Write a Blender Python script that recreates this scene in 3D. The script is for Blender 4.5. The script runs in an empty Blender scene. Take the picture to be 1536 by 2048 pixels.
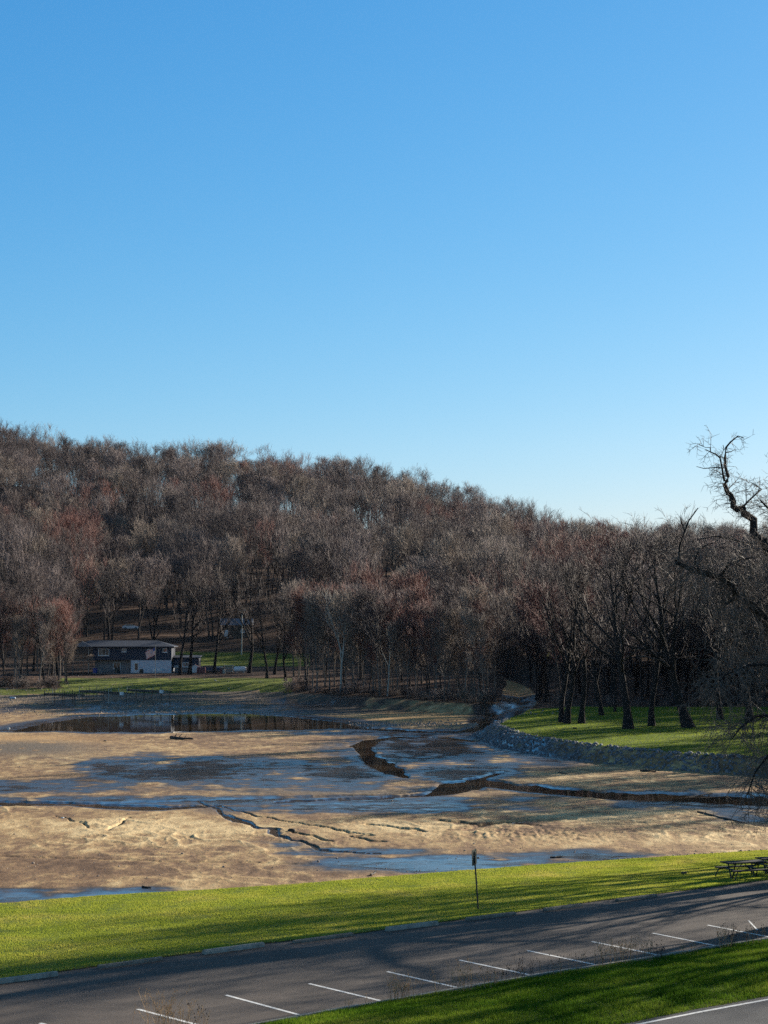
import bpy, math, random
import numpy as np
from mathutils import Vector, Matrix
S = bpy.context.scene
COL = S.collection
R = math.radians
rnd = random.Random(7)
nrg = np.random.default_rng(11)

# ------------------------------------------------------------------ camera
FPX = 3650.0; CH = 11.5; PITCH = math.atan(231/FPX)
cp, sp_ = math.cos(PITCH), math.sin(PITCH)
cam = bpy.data.cameras.new('camera'); camo = bpy.data.objects.new('camera', cam); COL.objects.link(camo)
camo.location = (0, 0, CH); camo.rotation_euler = (math.pi/2+PITCH, 0, 0)
cam.sensor_fit = 'VERTICAL'; cam.sensor_height = 36; cam.lens = FPX/2048*36
cam.clip_start = .5; cam.clip_end = 20000
S.camera = camo
S.render.resolution_x = 768; S.render.resolution_y = 1024

def ray(px, py):
    x = (px-768)/FPX; u = (1024-py)/FPX
    return x, cp-u*sp_, sp_+u*cp
def at(px, py, z=0.0):
    x, y, zz = ray(px, py); t = (z-CH)/zz
    return (x*t, y*t, z)
def atd(px, py, Y):
    x, y, zz = ray(px, py); t = Y/y
    return (x*t, Y, CH+zz*t)
def projpx(X, Y, Z):
    dz = Z-CH
    fwd = Y*cp+dz*sp_; up = -Y*sp_+dz*cp
    return 768+FPX*X/fwd, 1024-FPX*up/fwd

# ------------------------------------------------------------------ noise
_perm = np.random.default_rng(3).permutation(512)
_gr = np.stack([np.cos(np.arange(64)*math.tau/64), np.sin(np.arange(64)*math.tau/64)], 1)
def perlin(x, y):
    xi = np.floor(x).astype(np.int64); yi = np.floor(y).astype(np.int64)
    fx = x-xi; fy = y-yi
    u = fx*fx*fx*(fx*(fx*6-15)+10); v = fy*fy*fy*(fy*(fy*6-15)+10)
    def g(ix, iy, dx, dy):
        h = _perm[(_perm[ix & 511]+iy) & 511] & 63
        return _gr[h, 0]*dx+_gr[h, 1]*dy
    a = g(xi, yi, fx, fy); b = g(xi+1, yi, fx-1, fy); c = g(xi, yi+1, fx, fy-1); d = g(xi+1, yi+1, fx-1, fy-1)
    return ((a+(b-a)*u)*(1-v)+(c+(d-c)*u)*v)*1.5
def fbm(x, y, o=4):
    s = 0; a = 1; t = 0
    for i in range(o):
        s = s+a*perlin(x*2**i+17.3*i, y*2**i+5.1*i); t += a; a *= .5
    return s/t
def sstep(a, b, x):
    t = np.clip((x-a)/(b-a), 0, 1); return t*t*(3-2*t)

# ------------------------------------------------------------------ land plan
def curve(pts, z):
    w = sorted([at(p[0], p[1], z)[:2] for p in pts]); w = np.array(w)
    xs, ys = w[:, 0], w[:, 1]
    s0 = (ys[2]-ys[0])/(xs[2]-xs[0]); s1 = (ys[-1]-ys[-3])/(xs[-1]-xs[-3])
    xs = np.concatenate([[xs[0]-400], xs, [xs[-1]+400]]); ys = np.concatenate([[ys[0]-400*s0], ys, [ys[-1]+400*s1]])
    return lambda X: np.interp(X, xs, ys)
ZROAD = .35
Y_line = curve([(1270, 2050), (1400, 2024), (1536, 1999)], ZROAD)          # white edge line of the road
Y_road = lambda X: Y_line(X)+.42
Y_curb = curve([(540, 2050), (640, 2031), (870, 1990), (1010, 1966), (1240, 1930), (1440, 1897), (1536, 1882)], 0)
Y_lot = curve([(0, 1962), (103, 1946), (312, 1917), (515, 1889), (693, 1870), (862, 1847), (1018, 1827), (1200, 1802), (1350, 1784), (1450, 1771), (1536, 1760)], 0)
Y_shore = curve([(0, 1808), (200, 1792), (420, 1780), (600, 1768), (800, 1752), (950, 1741), (1100, 1730), (1300, 1716), (1440, 1707), (1536, 1702)], -.5)
MZ = -2.45; WZ = -2.54

LAND_FAR = np.array([(-600, 338), (-71, 338), (-50, 342), (-31, 354), (-20, 350), (-16, 345), (-6, 331), (3, 318), (11, 303), (17, 297), (19.3, 305), (21.5, 335), (23.5, 365), (26, 392), (30, 395), (30, 800), (-600, 800)], float)
LAND_R = np.array([(14.0, 236), (14.9, 226), (16.4, 212), (19.6, 202.8), (22.1, 195.8), (27.1, 186), (31.3, 181), (36.9, 175.5), (60, 160), (90, 150), (160, 140), (600, 130), (600, 800), (29, 800), (29.5, 395), (29.5, 370), (27.8, 335), (25, 300), (20, 266), (16, 248)], float)
POND = np.array([at(p[0], p[1], WZ)[:2] for p in [(40, 1463), (110, 1447), (200, 1434), (330, 1430), (480, 1428), (580, 1436), (650, 1443), (715, 1453), (660, 1459), (500, 1461), (300, 1464)]])
def sdf(P, poly):
    """signed distance, negative inside"""
    x, y = P; d = np.full(x.shape, 1e9); ins = np.zeros(x.shape, bool)
    n = len(poly)
    for i in range(n):
        a = poly[i]; b = poly[(i+1) % n]; e = b-a
        t = np.clip(((x-a[0])*e[0]+(y-a[1])*e[1])/(e@e), 0, 1)
        d = np.minimum(d, (x-a[0]-e[0]*t)**2+(y-a[1]-e[1]*t)**2)
        if a[1] != b[1]:
            c = ((a[1] > y) != (b[1] > y)) & (x < (b[0]-a[0])*(y-a[1])/(b[1]-a[1])+a[0]); ins ^= c
    d = np.sqrt(d); return np.where(ins, -d, d)
def pdist(P, line, wid):
    """distance to a polyline over its half width"""
    x, y = P; best = np.full(x.shape, 1e9)
    for i in range(len(line)-1):
        a = np.array(line[i]); b = np.array(line[i+1]); e = b-a
        t = np.clip(((x-a[0])*e[0]+(y-a[1])*e[1])/(e@e), 0, 1)
        w = wid[i]+(wid[i+1]-wid[i])*t
        best = np.minimum(best, np.hypot(x-a[0]-e[0]*t, y-a[1]-e[1]*t)/w)
    return best
CH_ = [  # (pixels on the lake bed, half widths m, depth m, wetness)
    ([(735, 1457), (850, 1463), (940, 1462), (985, 1452), (1003, 1438), (1010, 1424), (1015, 1408)], [2, 1.3, 1.5, 2, 3, 3, 4], .28, 1),
    ([(722, 1492), (735, 1508), (758, 1526), (788, 1543), (812, 1556)], [.9, .8, 1.2, 1.1, .3], .3, 1),
    ([(950, 1482), (880, 1474), (800, 1473), (750, 1479), (722, 1492)], [1, 1, 1.2, 1.2, 1.5], .16, 1),
    ([(952, 1558), (1000, 1570), (1100, 1580), (1250, 1592), (1380, 1594), (1536, 1602), (1760, 1612)], [1, 2, 1.8, 2.6, 3, 3.5, 4], .32, 1),
    ([(928, 1567), (905, 1580), (870, 1589), (720, 1597), (560, 1603)], [2, 1.6, .8, .5, .4], .26, 1),
    ([(440, 1611), (300, 1616), (150, 1608), (0, 1606), (-200, 1604)], [.3, 1.4, 1.0, 1.5, 1.6], .24, 1),
    ([(1000, 1545), (900, 1575), (760, 1590), (500, 1597), (0, 1612)], [.5, .5, .5, .5, .5], .1, .5),
    ([(395, 1602), (425, 1612), (455, 1632), (478, 1643), (508, 1650), (520, 1656), (548, 1657), (552, 1668), (575, 1678), (612, 1684), (640, 1697), (690, 1705), (760, 1706)], [.12, .15, .18, .34, .14, .2, .26, .34, .2, .17, .28, .18, .12], .2, .7),
    ([(430, 1608), (520, 1632), (600, 1645), (680, 1661), (745, 1671), (700, 1672), (765, 1684)], [.12, .15, .14, .2, .15, .15, .2], .18, .5),
    ([(735, 1648), (790, 1655), (850, 1664)], [.2, .25, .15], .18, .2),
    ([(105, 1632), (135, 1637), (160, 1645), (178, 1656)], [.08, .14, .12, .08], .09, .2), ([(255, 1636), (235, 1650), (215, 1660)], [.08, .13, .08], .09, .2),
    ([(580, 1662), (630, 1672), (660, 1684)], [.15, .2, .15], .18, .1),
    ([(880, 1640), (960, 1650), (1060, 1640), (1150, 1638)], [.3, .5, .4, .2], .18, .1),
    ([(930, 1660), (1000, 1645), (1080, 1650)], [.2, .4, .2], .15, .1),
    ([(0, 1712), (300, 1722), (640, 1728)], [.3, .2, .2], .06, .1),
]
WET = [(900, 1727, 250, 15, 1.15), (960, 1738, 160, 8, 1), (700, 1703, 160, 9, .7), (1180, 1712, 190, 11, .75), (380, 1540, 230, 26, 1.1), (650, 1545, 190, 24, .85), (850, 1500, 170, 30, 1.0), (560, 1560, 330, 26, .6), (1000, 1500, 140, 22, .7), (780, 1570, 120, 14, .5), 
       (930, 1545, 120, 22, 1.0), (1050, 1520, 130, 16, .5), (500, 1600, 560, 9, .8), (750, 1614, 300, 14, .8), (150, 1792, 260, 15, 1.0), (60, 1572, 260, 16, .6), (1430, 1604, 200, 16, .9),
       (820, 1467, 220, 9, .7), (1500, 1632, 140, 16, .5), (560, 1690, 90, 10, .45), (330, 1420, 420, 9, .5), (620, 1415, 200, 12, .5), (1400, 1720, 120, 8, .3)]
ZC_PX = [-1500, -400, 0, 180, 350, 545, 650, 800, 900, 1000, 1100, 1250, 1380, 1536, 2200, 4000]
ZC_Z = [92, 90, 85, 79, 73, 69, 67, 60, 54, 47, 38, 32, 34, 31, 32, 40]
LAST = {}
TONE = [(300, 1652, 420, 20, .38), (1200, 1625, 260, 26, .25), (1250, 1680, 250, 14, .3), (820, 1655, 120, 14, .3), (300, 1730, 500, 28, -.22), (650, 1500, 250, 20, -.12), (1150, 1555, 200, 16, .15), (300, 1585, 400, 8, -.1), (560, 1480, 400, 9, -.15), (700, 1625, 200, 9, -.15)]
def land_z(X, Y, detail=True):
    X = np.asarray(X, float); Y = np.asarray(Y, float)
    sf = sdf((X, Y), LAND_FAR); sr = sdf((X, Y), LAND_R)
    n1 = fbm(X/9, Y/9, 3) if detail else 0*X
    wf = np.interp(X, [-60, -30, -16, 40], [46, 34, 5, 4]); wf = np.where((X > 14) & (Y > 305), 9, wf)
    a = 1-np.clip((sf+n1*np.minimum(wf*.12, 3))/wf, 0, 1)
    a = np.where(wf > 10, a**1.3, a)
    b = 1-np.clip((sr+n1*.3)/np.where(Y > 285, 8., 2.4), 0, 1)
    up = np.interp(Y, [170, 270, 338, 375, 430, 480], [-1.0, -.5, -.8, 1.4, 2.6, 4.6])
    bx = 768+FPX*X/np.maximum(Y, 1)
    zc = np.interp(bx, ZC_PX, ZC_Z)
    t = np.clip((Y-455)/(870-455), 0, 1)
    hill = (zc-4.6)*(.55*t+.45*t*t*(3-2*t))
    hill = np.where(Y > 870, np.maximum(hill-(Y-870)*.05*np.clip((Y-870)/200, 0, 1), -4), hill)
    if detail: hill = hill+fbm(X/70, Y/70, 3)*4*np.clip((Y-440)/80, 0, 1)+n1*.12*np.clip((Y-280)/30, 0, 1)
    bed = np.full(X.shape, MZ)
    wet = np.zeros(X.shape); ch = np.zeros(X.shape); tone = np.full(X.shape, .5)
    if detail:
        bed = bed+.10*fbm(X/22+3, Y/30, 3)
        m = (Y > 80) & (Y < 420) & (np.abs(X) < 140)
        x = X[m]; y = Y[m]; bm = bed[m]; px, py = projpx(x, y, MZ)
        w = np.zeros(x.shape)
        for cx, cy, rx, ry, am in WET:
            w = np.maximum(w, am*np.exp(-(np.abs((px-cx)/rx)**2.4+np.abs((py-cy)/ry)**2.4)))
        nz = fbm(x/5, y/14, 4); nz2 = fbm(x/1.6+9, y/4.5, 3)
        st = perlin((x*.9+y*.25)/2.6+3, (y-.15*x)/2.1)+.6*perlin((x+.2*y)/1.1, (y-.1*x)/.9+5)
        w = np.clip(w*(1.02+.75*nz+.3*nz2+.55*st)+.22*nz-.03, 0, 1)
        # rills: ridged noise on the dry flats
        wx = x+1.6*fbm(x/5+4, y/8, 2); wy = y+2.2*fbm(x/5, y/8+7, 2)
        rl = 1-np.abs(perlin(wx/3.2+.25*wy/3, wy/4.6))*2.2
        rl2 = 1-np.abs(perlin(wx/1.3+11, wy/2.2))*2.2
        rl3 = 1-np.abs(perlin(wx/.55+5, wy/1.1))*2.2
        rz = np.clip(rl, 0, 1)**3*.07+np.clip(rl2, 0, 1)**3*.035+np.clip(rl3, 0, 1)**2*.014
        mk = sstep(-.15, .35, fbm(x/16+2, y/26+8, 2)+.15)
        flat = np.exp(-((py-1655)/42)**2)*1.0+.3
        bm = bm+rz*mk*flat*(1-w)*1.1
        rough = np.exp(-(((px-1080)/210)**2+((py-1668)/16)**2)); bm = bm+rough*.16*np.abs(perlin(x/.55, y/1.1))+.02*fbm(x/.6, y/1.2, 2)*(1-.8*w)
        bm = bm+.30*np.exp(-(((px-60)/150)**2+((py-1498)/24)**2))+.22*np.exp(-(((px-820)/150)**2+((py-1439)/8)**2))
        bm = np.where(w > .4, bm-(w-.4)*.05, bm)
        pud = np.maximum(np.exp(-(np.abs((px-935)/215)**3+np.abs((py-1729)/12)**3)), .8*np.exp(-(np.abs((px-170)/190)**3+np.abs((py-1791)/9)**3)))
        bm = np.maximum(bm, WZ+.025-.05*sstep(.55, .8, w)*sstep(-.2, .1, st)-.09*sstep(.3, .6, pud+.28*st))
        tn = np.clip(.5+(rz*mk-.02)*5.5*(.4+flat*.6), .2, 1.0)+.12*fbm(x/2.2, y/4, 4)
        for cx, cy, rx, ry, am in TONE: tn = tn+am*np.exp(-(np.abs((px-cx)/rx)**2.5+np.abs((py-cy)/ry)**2.5))*(1+.8*nz2)
        dk = np.exp(-(((px-1020)/150)**2+((py-1650)/12)**2)); tn = tn-dk*.9*np.clip(perlin((x+.6*y)/2.2, (y-.3*x)/1.3)+.15, 0, 1)
        tone[m] = np.clip(tn, 0, 1)
        c = np.zeros(x.shape)
        for pl, wd, dp, we in CH_:
            ln = [at(p[0], p[1], MZ)[:2] for p in pl]
            wob = 1+.35*nz2
            q = pdist((x+.35*nz2, y+.8*nz2), ln, wd)*wob
            k = 1-sstep(.7, 1.35, q)
            bm = bm*(1-k)+(np.minimum(bm, MZ-dp))*k
            c = np.maximum(c, k); w = np.maximum(w, np.clip(we*(1-sstep(.9, 2.4, q))*(.75+1.6*nz), 0, 1))
        q = sdf((x+nz2*.5, y+nz*4), POND); k = 1-sstep(-1, 2.5, q)
        bm = bm*(1-k)+(MZ-.45)*k; w = np.maximum(w, (1-sstep(1, 9, q))*.8); c = np.maximum(c, k)
        bed[m] = bm; wet[m] = w; ch[m] = c
    z = bed
    za = (up+1.0)
    far = np.maximum(a, 0)
    z = bed*(1-far)+(-1.0)*far
    z = np.where(sr < 8.3, np.maximum(z, bed*(1-b)+(-1.0)*b), z)
    inland = np.clip(-np.minimum(sf, sr)/6, 0, 1)
    z = z+np.where(np.minimum(sf, sr) < 0, za*inland, 0)+hill*np.where(Y > 400, 1, inland)
    # the near side
    ys = Y_shore(X); yf = Y_lot(X); yc = Y_curb(X); yr = Y_road(X)
    nn = n1*.06
    e = Y-ys
    zn = -.5-1.15*sstep(0, 5, e)-.9*sstep(3, 16, e)
    near = Y < ys+20
    z = np.where(near & (e > 0), np.maximum(zn, np.where(e > 12, z, -9)), z)
    z = np.where((Y <= ys) & (Y > yf), -.5*np.clip((Y-yf)/np.maximum(ys-yf, .1), 0, 1)+.03+nn*np.clip((Y-yf)/2, 0, 1), z)
    z = np.where((Y <= yf) & (Y >= yc), -.06, z)
    tt = np.clip((yc-Y)/np.maximum(yc-yr, .1), 0, 1)
    z = np.where((Y < yc) & (Y > yr), .05+.29*tt+.22*np.sin(tt*math.pi)+nn*2*np.sin(tt*math.pi), z)
    z = np.where(Y <= yr, ZROAD-.05, z)
    LAST['tone'] = tone
    return z, wet, ch, sf, sr
def gz(x, y):
    return float(land_z(np.array([x]), np.array([y]))[0][0])
def ground_at(px, py, y0=60, y1=1200):
    x, y, zz = ray(px, py)
    Ys = np.arange(y0, y1, .5); t = Ys/y
    Z = CH+zz*t; H = land_z(x*t, Ys)[0]
    k = np.argmax(Z < H)
    return (float(x*t[k]), float(Ys[k]), float(H[k]))

# ------------------------------------------------------------------ materials
def mat(name):
    m = bpy.data.materials.new(name); m.use_nodes = True
    nt = m.node_tree; b = nt.nodes['Principled BSDF']
    return m, nt, b
class NT:
    def __init__(s, nt): s.nt = nt
    def n(s, t, **k):
        o = s.nt.nodes.new(t)
        for a, v in k.items():
            if a.startswith('i_'):
                key = a[2:]; key = int(key) if key.isdigit() else key
                o.inputs[key].default_value = v
            else: setattr(o, a, v)
        return o
    def l(s, a, b): s.nt.links.new(a, b)
    def coord(s, sc=(1, 1, 1), which='Object'):
        t = s.n('ShaderNodeTexCoord'); m = s.n('ShaderNodeMapping'); m.inputs['Scale'].default_value = sc
        s.l(t.outputs[which], m.inputs['Vector']); return m.outputs[0]
    def noise(s, vec, scale, detail=4, rough=.55, dist=0):
        o = s.n('ShaderNodeTexNoise'); o.inputs['Scale'].default_value = scale; o.inputs['Detail'].default_value = detail
        o.inputs['Roughness'].default_value = rough; o.inputs['Distortion'].default_value = dist
        s.l(vec, o.inputs['Vector']); return o.outputs['Fac']
    def ramp(s, fac, stops):
        o = s.n('ShaderNodeValToRGB'); e = o.color_ramp.elements
        while len(e) < len(stops): e.new(.5)
        for i, (p, c) in enumerate(stops): e[i].position = p; e[i].color = (*c, 1) if len(c) == 3 else c
        s.l(fac, o.inputs[0]); return o.outputs[0]
    def rampf(s, fac, stops): return s.ramp(fac, [(p, (v, v, v)) for p, v in stops])
    def mix(s, fac, a, b, mode='MIX'):
        o = s.n('ShaderNodeMix', data_type='RGBA', blend_type=mode)
        for i, v in ((0, fac), (6, a), (7, b)):
            if isinstance(v, (int, float)): o.inputs[i].default_value = v
            elif isinstance(v, tuple): o.inputs[i].default_value = (*v, 1)
            else: s.l(v, o.inputs[i])
        return o.outputs[2]
    def math(s, op, a, b=0.0, clamp=False):
        o = s.n('ShaderNodeMath', operation=op); o.use_clamp = clamp
        for i, v in ((0, a), (1, b)):
            if isinstance(v, (int, float)): o.inputs[i].default_value = v
            else: s.l(v, o.inputs[i])
        return o.outputs[0]
    def attr(s, name):
        o = s.n('ShaderNodeAttribute'); o.attribute_name = name; return o.outputs['Fac']
    def bump(s, h, strength, dist, prev=None):
        o = s.n('ShaderNodeBump'); o.inputs['Strength'].default_value = strength; o.inputs['Distance'].default_value = dist
        s.l(h, o.inputs['Height'])
        if prev: s.l(prev, o.inputs['Normal'])
        return o.outputs[0]

def M_simple(name, c, rough=.7, var=.25, scale=3, metal=0, bump=.0, spec=.5, rand=0):
    m, nt, b = mat(name); N = NT(nt); v = N.coord()
    f = N.noise(v, scale, 5)
    col = N.ramp(f, [(.3, tuple(x*(1-var) for x in c)), (.7, tuple(min(1, x*(1+var)) for x in c))])
    if rand:
        oi = N.n('ShaderNodeObjectInfo'); k = N.rampf(oi.outputs['Random'], [(0, 1-rand), (1, 1)])
        col = N.mix(1.0, col, k, 'MULTIPLY')
    N.l(col, b.inputs['Base Color']); b.inputs['Roughness'].default_value = rough; b.inputs['Metallic'].default_value = metal
    b.inputs['Specular IOR Level'].default_value = spec
    if bump:
        N.l(N.bump(N.noise(v, scale*6, 4), bump, .02), b.inputs['Normal'])
    return m

def M_twig(name, c1, c2, c3):
    """bark of twigs: tint varies from tree to tree"""
    m, nt, b = mat(name); N = NT(nt)
    oi = N.n('ShaderNodeObjectInfo')
    col = N.ramp(oi.outputs['Random'], [(0, c1), (.5, c2), (1, c3)])
    f = N.noise(N.coord(), .9, 2); col = N.mix(1., col, N.rampf(f, [(.3, .8), (.7, 1.2)]), 'MULTIPLY')
    N.l(col, b.inputs['Base Color']); b.inputs['Roughness'].default_value = .7; b.inputs['Specular IOR Level'].default_value = .25
    return m

def M_mud():
    m, nt, b = mat('mud'); N = NT(nt); v = N.coord()
    vs = N.coord((1, .45, 1))
    wet0 = N.attr('wet'); stn = N.noise(N.coord((.35, .8, 1)), .9, 5, .7, 1.5)
    wet = N.math('MULTIPLY', wet0, N.rampf(stn, [(.3, .6), (.5, 1), (.7, 1.3)]), True)
    grav = N.attr('gravel'); sand = N.attr('sand')
    big = N.noise(vs, .12, 5, .6, 1.2); mid = N.noise(vs, .8, 6, .65, .8); fine = N.noise(v, 9, 4, .7)
    f = N.math('ADD', N.math('MULTIPLY', big, .4), N.math('MULTIPLY', mid, .6))
    f = N.math('ADD', f, N.math('MULTIPLY', N.math('SUBTRACT', N.attr('tone'), .5), .42))
    dry = N.ramp(f, [(.32, (.13, .074, .040)), (.44, (.25, .152, .080)), (.54, (.43, .287, .138)), (.68, (.68, .505, .265))])
    dry = N.mix(sand, dry, N.ramp(f, [(.35, (.46, .27, .11)), (.65, (.62, .40, .18))]))
    gcol = N.ramp(N.noise(v, 5.5, 5, .85), [(.38, (.04, .035, .028)), (.5, (.15, .115, .08)), (.62, (.30, .24, .18)), (.7, (.5, .45, .38))])
    dry = N.mix(grav, dry, gcol)
    dry = N.mix(1., dry, N.rampf(fine, [(.35, .85), (.62, 1.08)]), 'MULTIPLY')
    damp = N.ramp(mid, [(.35, (.028, .022, .018)), (.65, (.085, .063, .048))])
    wm = N.rampf(wet, [(.10, 0), (.36, 1)])
    col = N.mix(wm, dry, damp)
    N.l(col, b.inputs['Base Color'])
    gl = N.math('SUBTRACT', wet, N.math('MULTIPLY', N.math('SUBTRACT', 1, mid), .28))
    ro = N.rampf(gl, [(.06, .85), (.22, .5), (.42, .27), (.7, .12)])
    N.l(ro, b.inputs['Roughness'])
    N.l(N.rampf(wet, [(.1, .2), (.4, .6), (.8, 1.)]), b.inputs['Specular IOR Level'])
    dr = N.math('SUBTRACT', 1, N.math('MULTIPLY', wm, .93))
    h = N.math('MULTIPLY', N.math('ADD', N.noise(vs, 2.2, 6, .7), N.math('MULTIPLY', fine, .35)), dr)
    n1 = N.bump(h, .8, .11)
    N.l(n1, b.inputs['Normal'])
    return m
def M_grass(name, hue=0):
    m, nt, b = mat(name); N = NT(nt); v = N.coord()
    a = N.noise(v, .22, 4, .6, .5); c = N.noise(v, 2.2, 5, .7); d = N.noise(v, 14, 3, .8)
    f = N.math('ADD', N.math('MULTIPLY', a, .5), N.math('MULTIPLY', c, .5))
    col = N.ramp(f, [(.36, (.07, .11, .014)), (.5, (.12, .165, .018)), (.6, (.17, .20, .03)), (.7, (.26, .23, .07))])
    if hue: col = N.mix(hue, col, (.028, .075, .012))
    col = N.mix(1., col, N.rampf(d, [(.3, .55), (.7, 1.3)]), 'MULTIPLY')
    bare = N.attr('bare')
    col = N.mix(bare, col, N.ramp(d, [(.3, (.03, .022, .015)), (.7, (.13, .09, .055))]))
    N.l(col, b.inputs['Base Color']); b.inputs['Roughness'].default_value = .9; b.inputs['Specular IOR Level'].default_value = .15
    N.l(N.bump(N.math('ADD', d, N.math('MULTIPLY', c, 2)), .8, .08), b.inputs['Normal'])
    return m
def M_blade(name, stops):
    m, nt, b = mat(name); N = NT(nt); v = N.coord()
    a = N.noise(v, .3, 3, .5, .3); c = N.noise(v, 7, 3, .7)
    f = N.math('ADD', N.math('MULTIPLY', a, .6), N.math('MULTIPLY', c, .4))
    col = N.ramp(f, stops)
    out = nt.nodes['Material Output']
    df = N.n('ShaderNodeBsdfDiffuse'); tr = N.n('ShaderNodeBsdfTranslucent'); mx = N.n('ShaderNodeMixShader'); mx.inputs[0].default_value = .5
    N.l(col, df.inputs['Color']); N.l(N.mix(1., col, (1.08, 1.0, .9), 'MULTIPLY'), tr.inputs['Color']); N.l(df.outputs[0], mx.inputs[1]); N.l(tr.outputs[0], mx.inputs[2]); N.l(mx.outputs[0], out.inputs['Surface'])
    nt.nodes.remove(b)
    return m
def M_forest():
    m, nt, b = mat('forest_floor'); N = NT(nt); v = N.coord()
    a = N.noise(v, .06, 5, .6, .5); c = N.noise(v, 1.1, 6, .8)
    col = N.ramp(N.math('ADD', N.math('MULTIPLY', a, .35), N.math('MULTIPLY', c, .65)), [(.36, (.035, .026, .022)), (.5, (.085, .055, .04)), (.6, (.16, .10, .07)), (.7, (.28, .18, .12))])
    lawn = N.attr('lawn'); gr = N.ramp(N.noise(v, .35, 6, .75), [(.35, (.06, .085, .018)), (.52, (.14, .18, .03)), (.62, (.26, .27, .06)), (.7, (.28, .23, .11))])
    N.l(N.mix(lawn, col, gr), b.inputs['Base Color']); b.inputs['Roughness'].default_value = .95; b.inputs['Specular IOR Level'].default_value = .1
    N.l(N.bump(c, .8, .3), b.inputs['Normal'])
    return m
def M_asphalt(name, base, sc=1):
    m, nt, b = mat(name); N = NT(nt); v = N.coord()
    a = N.noise(v, .18, 5, .6, 1.); g = N.noise(v, 38, 3, .8); md = N.noise(N.coord((1, 2.2, 1)), .9, 5, .65)
    col = N.ramp(a, [(.35, tuple(x*.78 for x in base)), (.65, tuple(x*1.2 for x in base))])
    col = N.mix(1., col, N.rampf(g, [(.25, .55), (.5, .95), (.75, 1.5)]), 'MULTIPLY')
    col = N.mix(1., col, N.rampf(md, [(.3, .8), (.7, 1.2)]), 'MULTIPLY')
    # scattered oil stains under the stalls
    vo = N.n('ShaderNodeTexVoronoi'); vo.inputs['Scale'].default_value = .33; N.l(v, vo.inputs['Vector'])
    st = N.rampf(N.math('ADD', vo.outputs['Distance'], N.math('MULTIPLY', g, .1)), [(.1, .55), (.22, 1)])
    col = N.mix(1., col, st, 'MULTIPLY')
    N.l(col, b.inputs['Base Color']); b.inputs['Roughness'].default_value = .82; b.inputs['Specular IOR Level'].default_value = .35
    N.l(N.bump(g, .55, .02), b.inputs['Normal'])
    return m
def M_water():
    m, nt, b = mat('murky_water'); N = NT(nt); v = N.coord((1, .5, 1))
    b.inputs['Base Color'].default_value = (.055, .038, .022, 1); b.inputs['Roughness'].default_value = .045; b.inputs['IOR'].default_value = 1.33; b.inputs['Specular IOR Level'].default_value = .85
    N.l(N.bump(N.noise(v, 1.2, 3), .05, .03), b.inputs['Normal'])
    return m
def M_paint(name, c):
    m, nt, b = mat(name); N = NT(nt); v = N.coord()
    w = N.noise(v, 6, 5, .8)
    N.l(N.mix(N.rampf(w, [(.38, 0), (.5, 1)]), tuple(x*.55 for x in c), c), b.inputs['Base Color']); b.inputs['Roughness'].default_value = .7
    return m

MUD = M_mud(); GRASS = M_grass('lawn_grass'); GRASS_DK = M_grass('park_lawn', .35); FOREST = M_forest()
ASPH = M_asphalt('asphalt', (.086, .068, .055)); ASPH2 = M_asphalt('road_asphalt', (.05, .052, .055))
WATER = M_water(); PAINT = M_paint('white_paint', (.78, .77, .73))
BARK = M_simple('bark', (.06, .048, .042), .9, .35, 4, bump=.6, spec=.2, rand=.35)
BARK_DK = M_simple('dark_bark', (.022, .018, .017), .9, .35, 5, bump=.7, spec=.2)
BARK_PALE = M_simple('pale_bark', (.36, .33, .28), .8, .3, 2, spec=.2)
TW_GREY = M_twig('grey_twigs', (.048, .032, .032), (.105, .075, .069), (.215, .165, .152))
TW_RED = M_twig('reddish_twigs', (.13, .048, .042), (.20, .078, .058), (.17, .08, .062))
TW_TAN = M_twig('tan_twigs', (.22, .17, .13), (.27, .21, .165), (.18, .14, .12))
TW_DK = M_twig('dark_twigs', (.055, .04, .038), (.075, .054, .048), (.095, .07, .058))

# ------------------------------------------------------------------ object helpers
def link(name, me, m=None, parent=None):
    o = bpy.data.objects.new(name, me); COL.objects.link(o)
    if m is not None:
        for q in (m if isinstance(m, (list, tuple)) else [m]): me.materials.append(q)
    if parent: o.parent = parent
    return o
def tag(o, label, cat, group=None, kind=None):
    if label: o['label'] = label
    if cat: o['category'] = cat
    if group: o['group'] = group
    if kind: o['kind'] = kind
    return o
def empty(name, loc, rz=0.):
    o = bpy.data.objects.new(name, None); COL.objects.link(o); o.location = loc; o.rotation_euler = (0, 0, rz); o.empty_display_size = .3
    return o
def np_mesh(name, V, F, smooth=False):
    """V (n,3), F (m,k) with one k"""
    me = bpy.data.meshes.new(name); V = np.asarray(V, np.float32); F = np.asarray(F, np.int32)
    me.vertices.add(len(V)); me.vertices.foreach_set('co', V.ravel())
    k = F.shape[1]; me.loops.add(F.size); me.loops.foreach_set('vertex_index', F.ravel())
    me.polygons.add(len(F)); me.polygons.foreach_set('loop_start', np.arange(0, F.size, k, dtype=np.int32)); me.polygons.foreach_set('loop_total', np.full(len(F), k, np.int32))
    if smooth: me.polygons.foreach_set('use_smooth', np.ones(len(F), bool))
    me.update(calc_edges=True); return me
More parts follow.
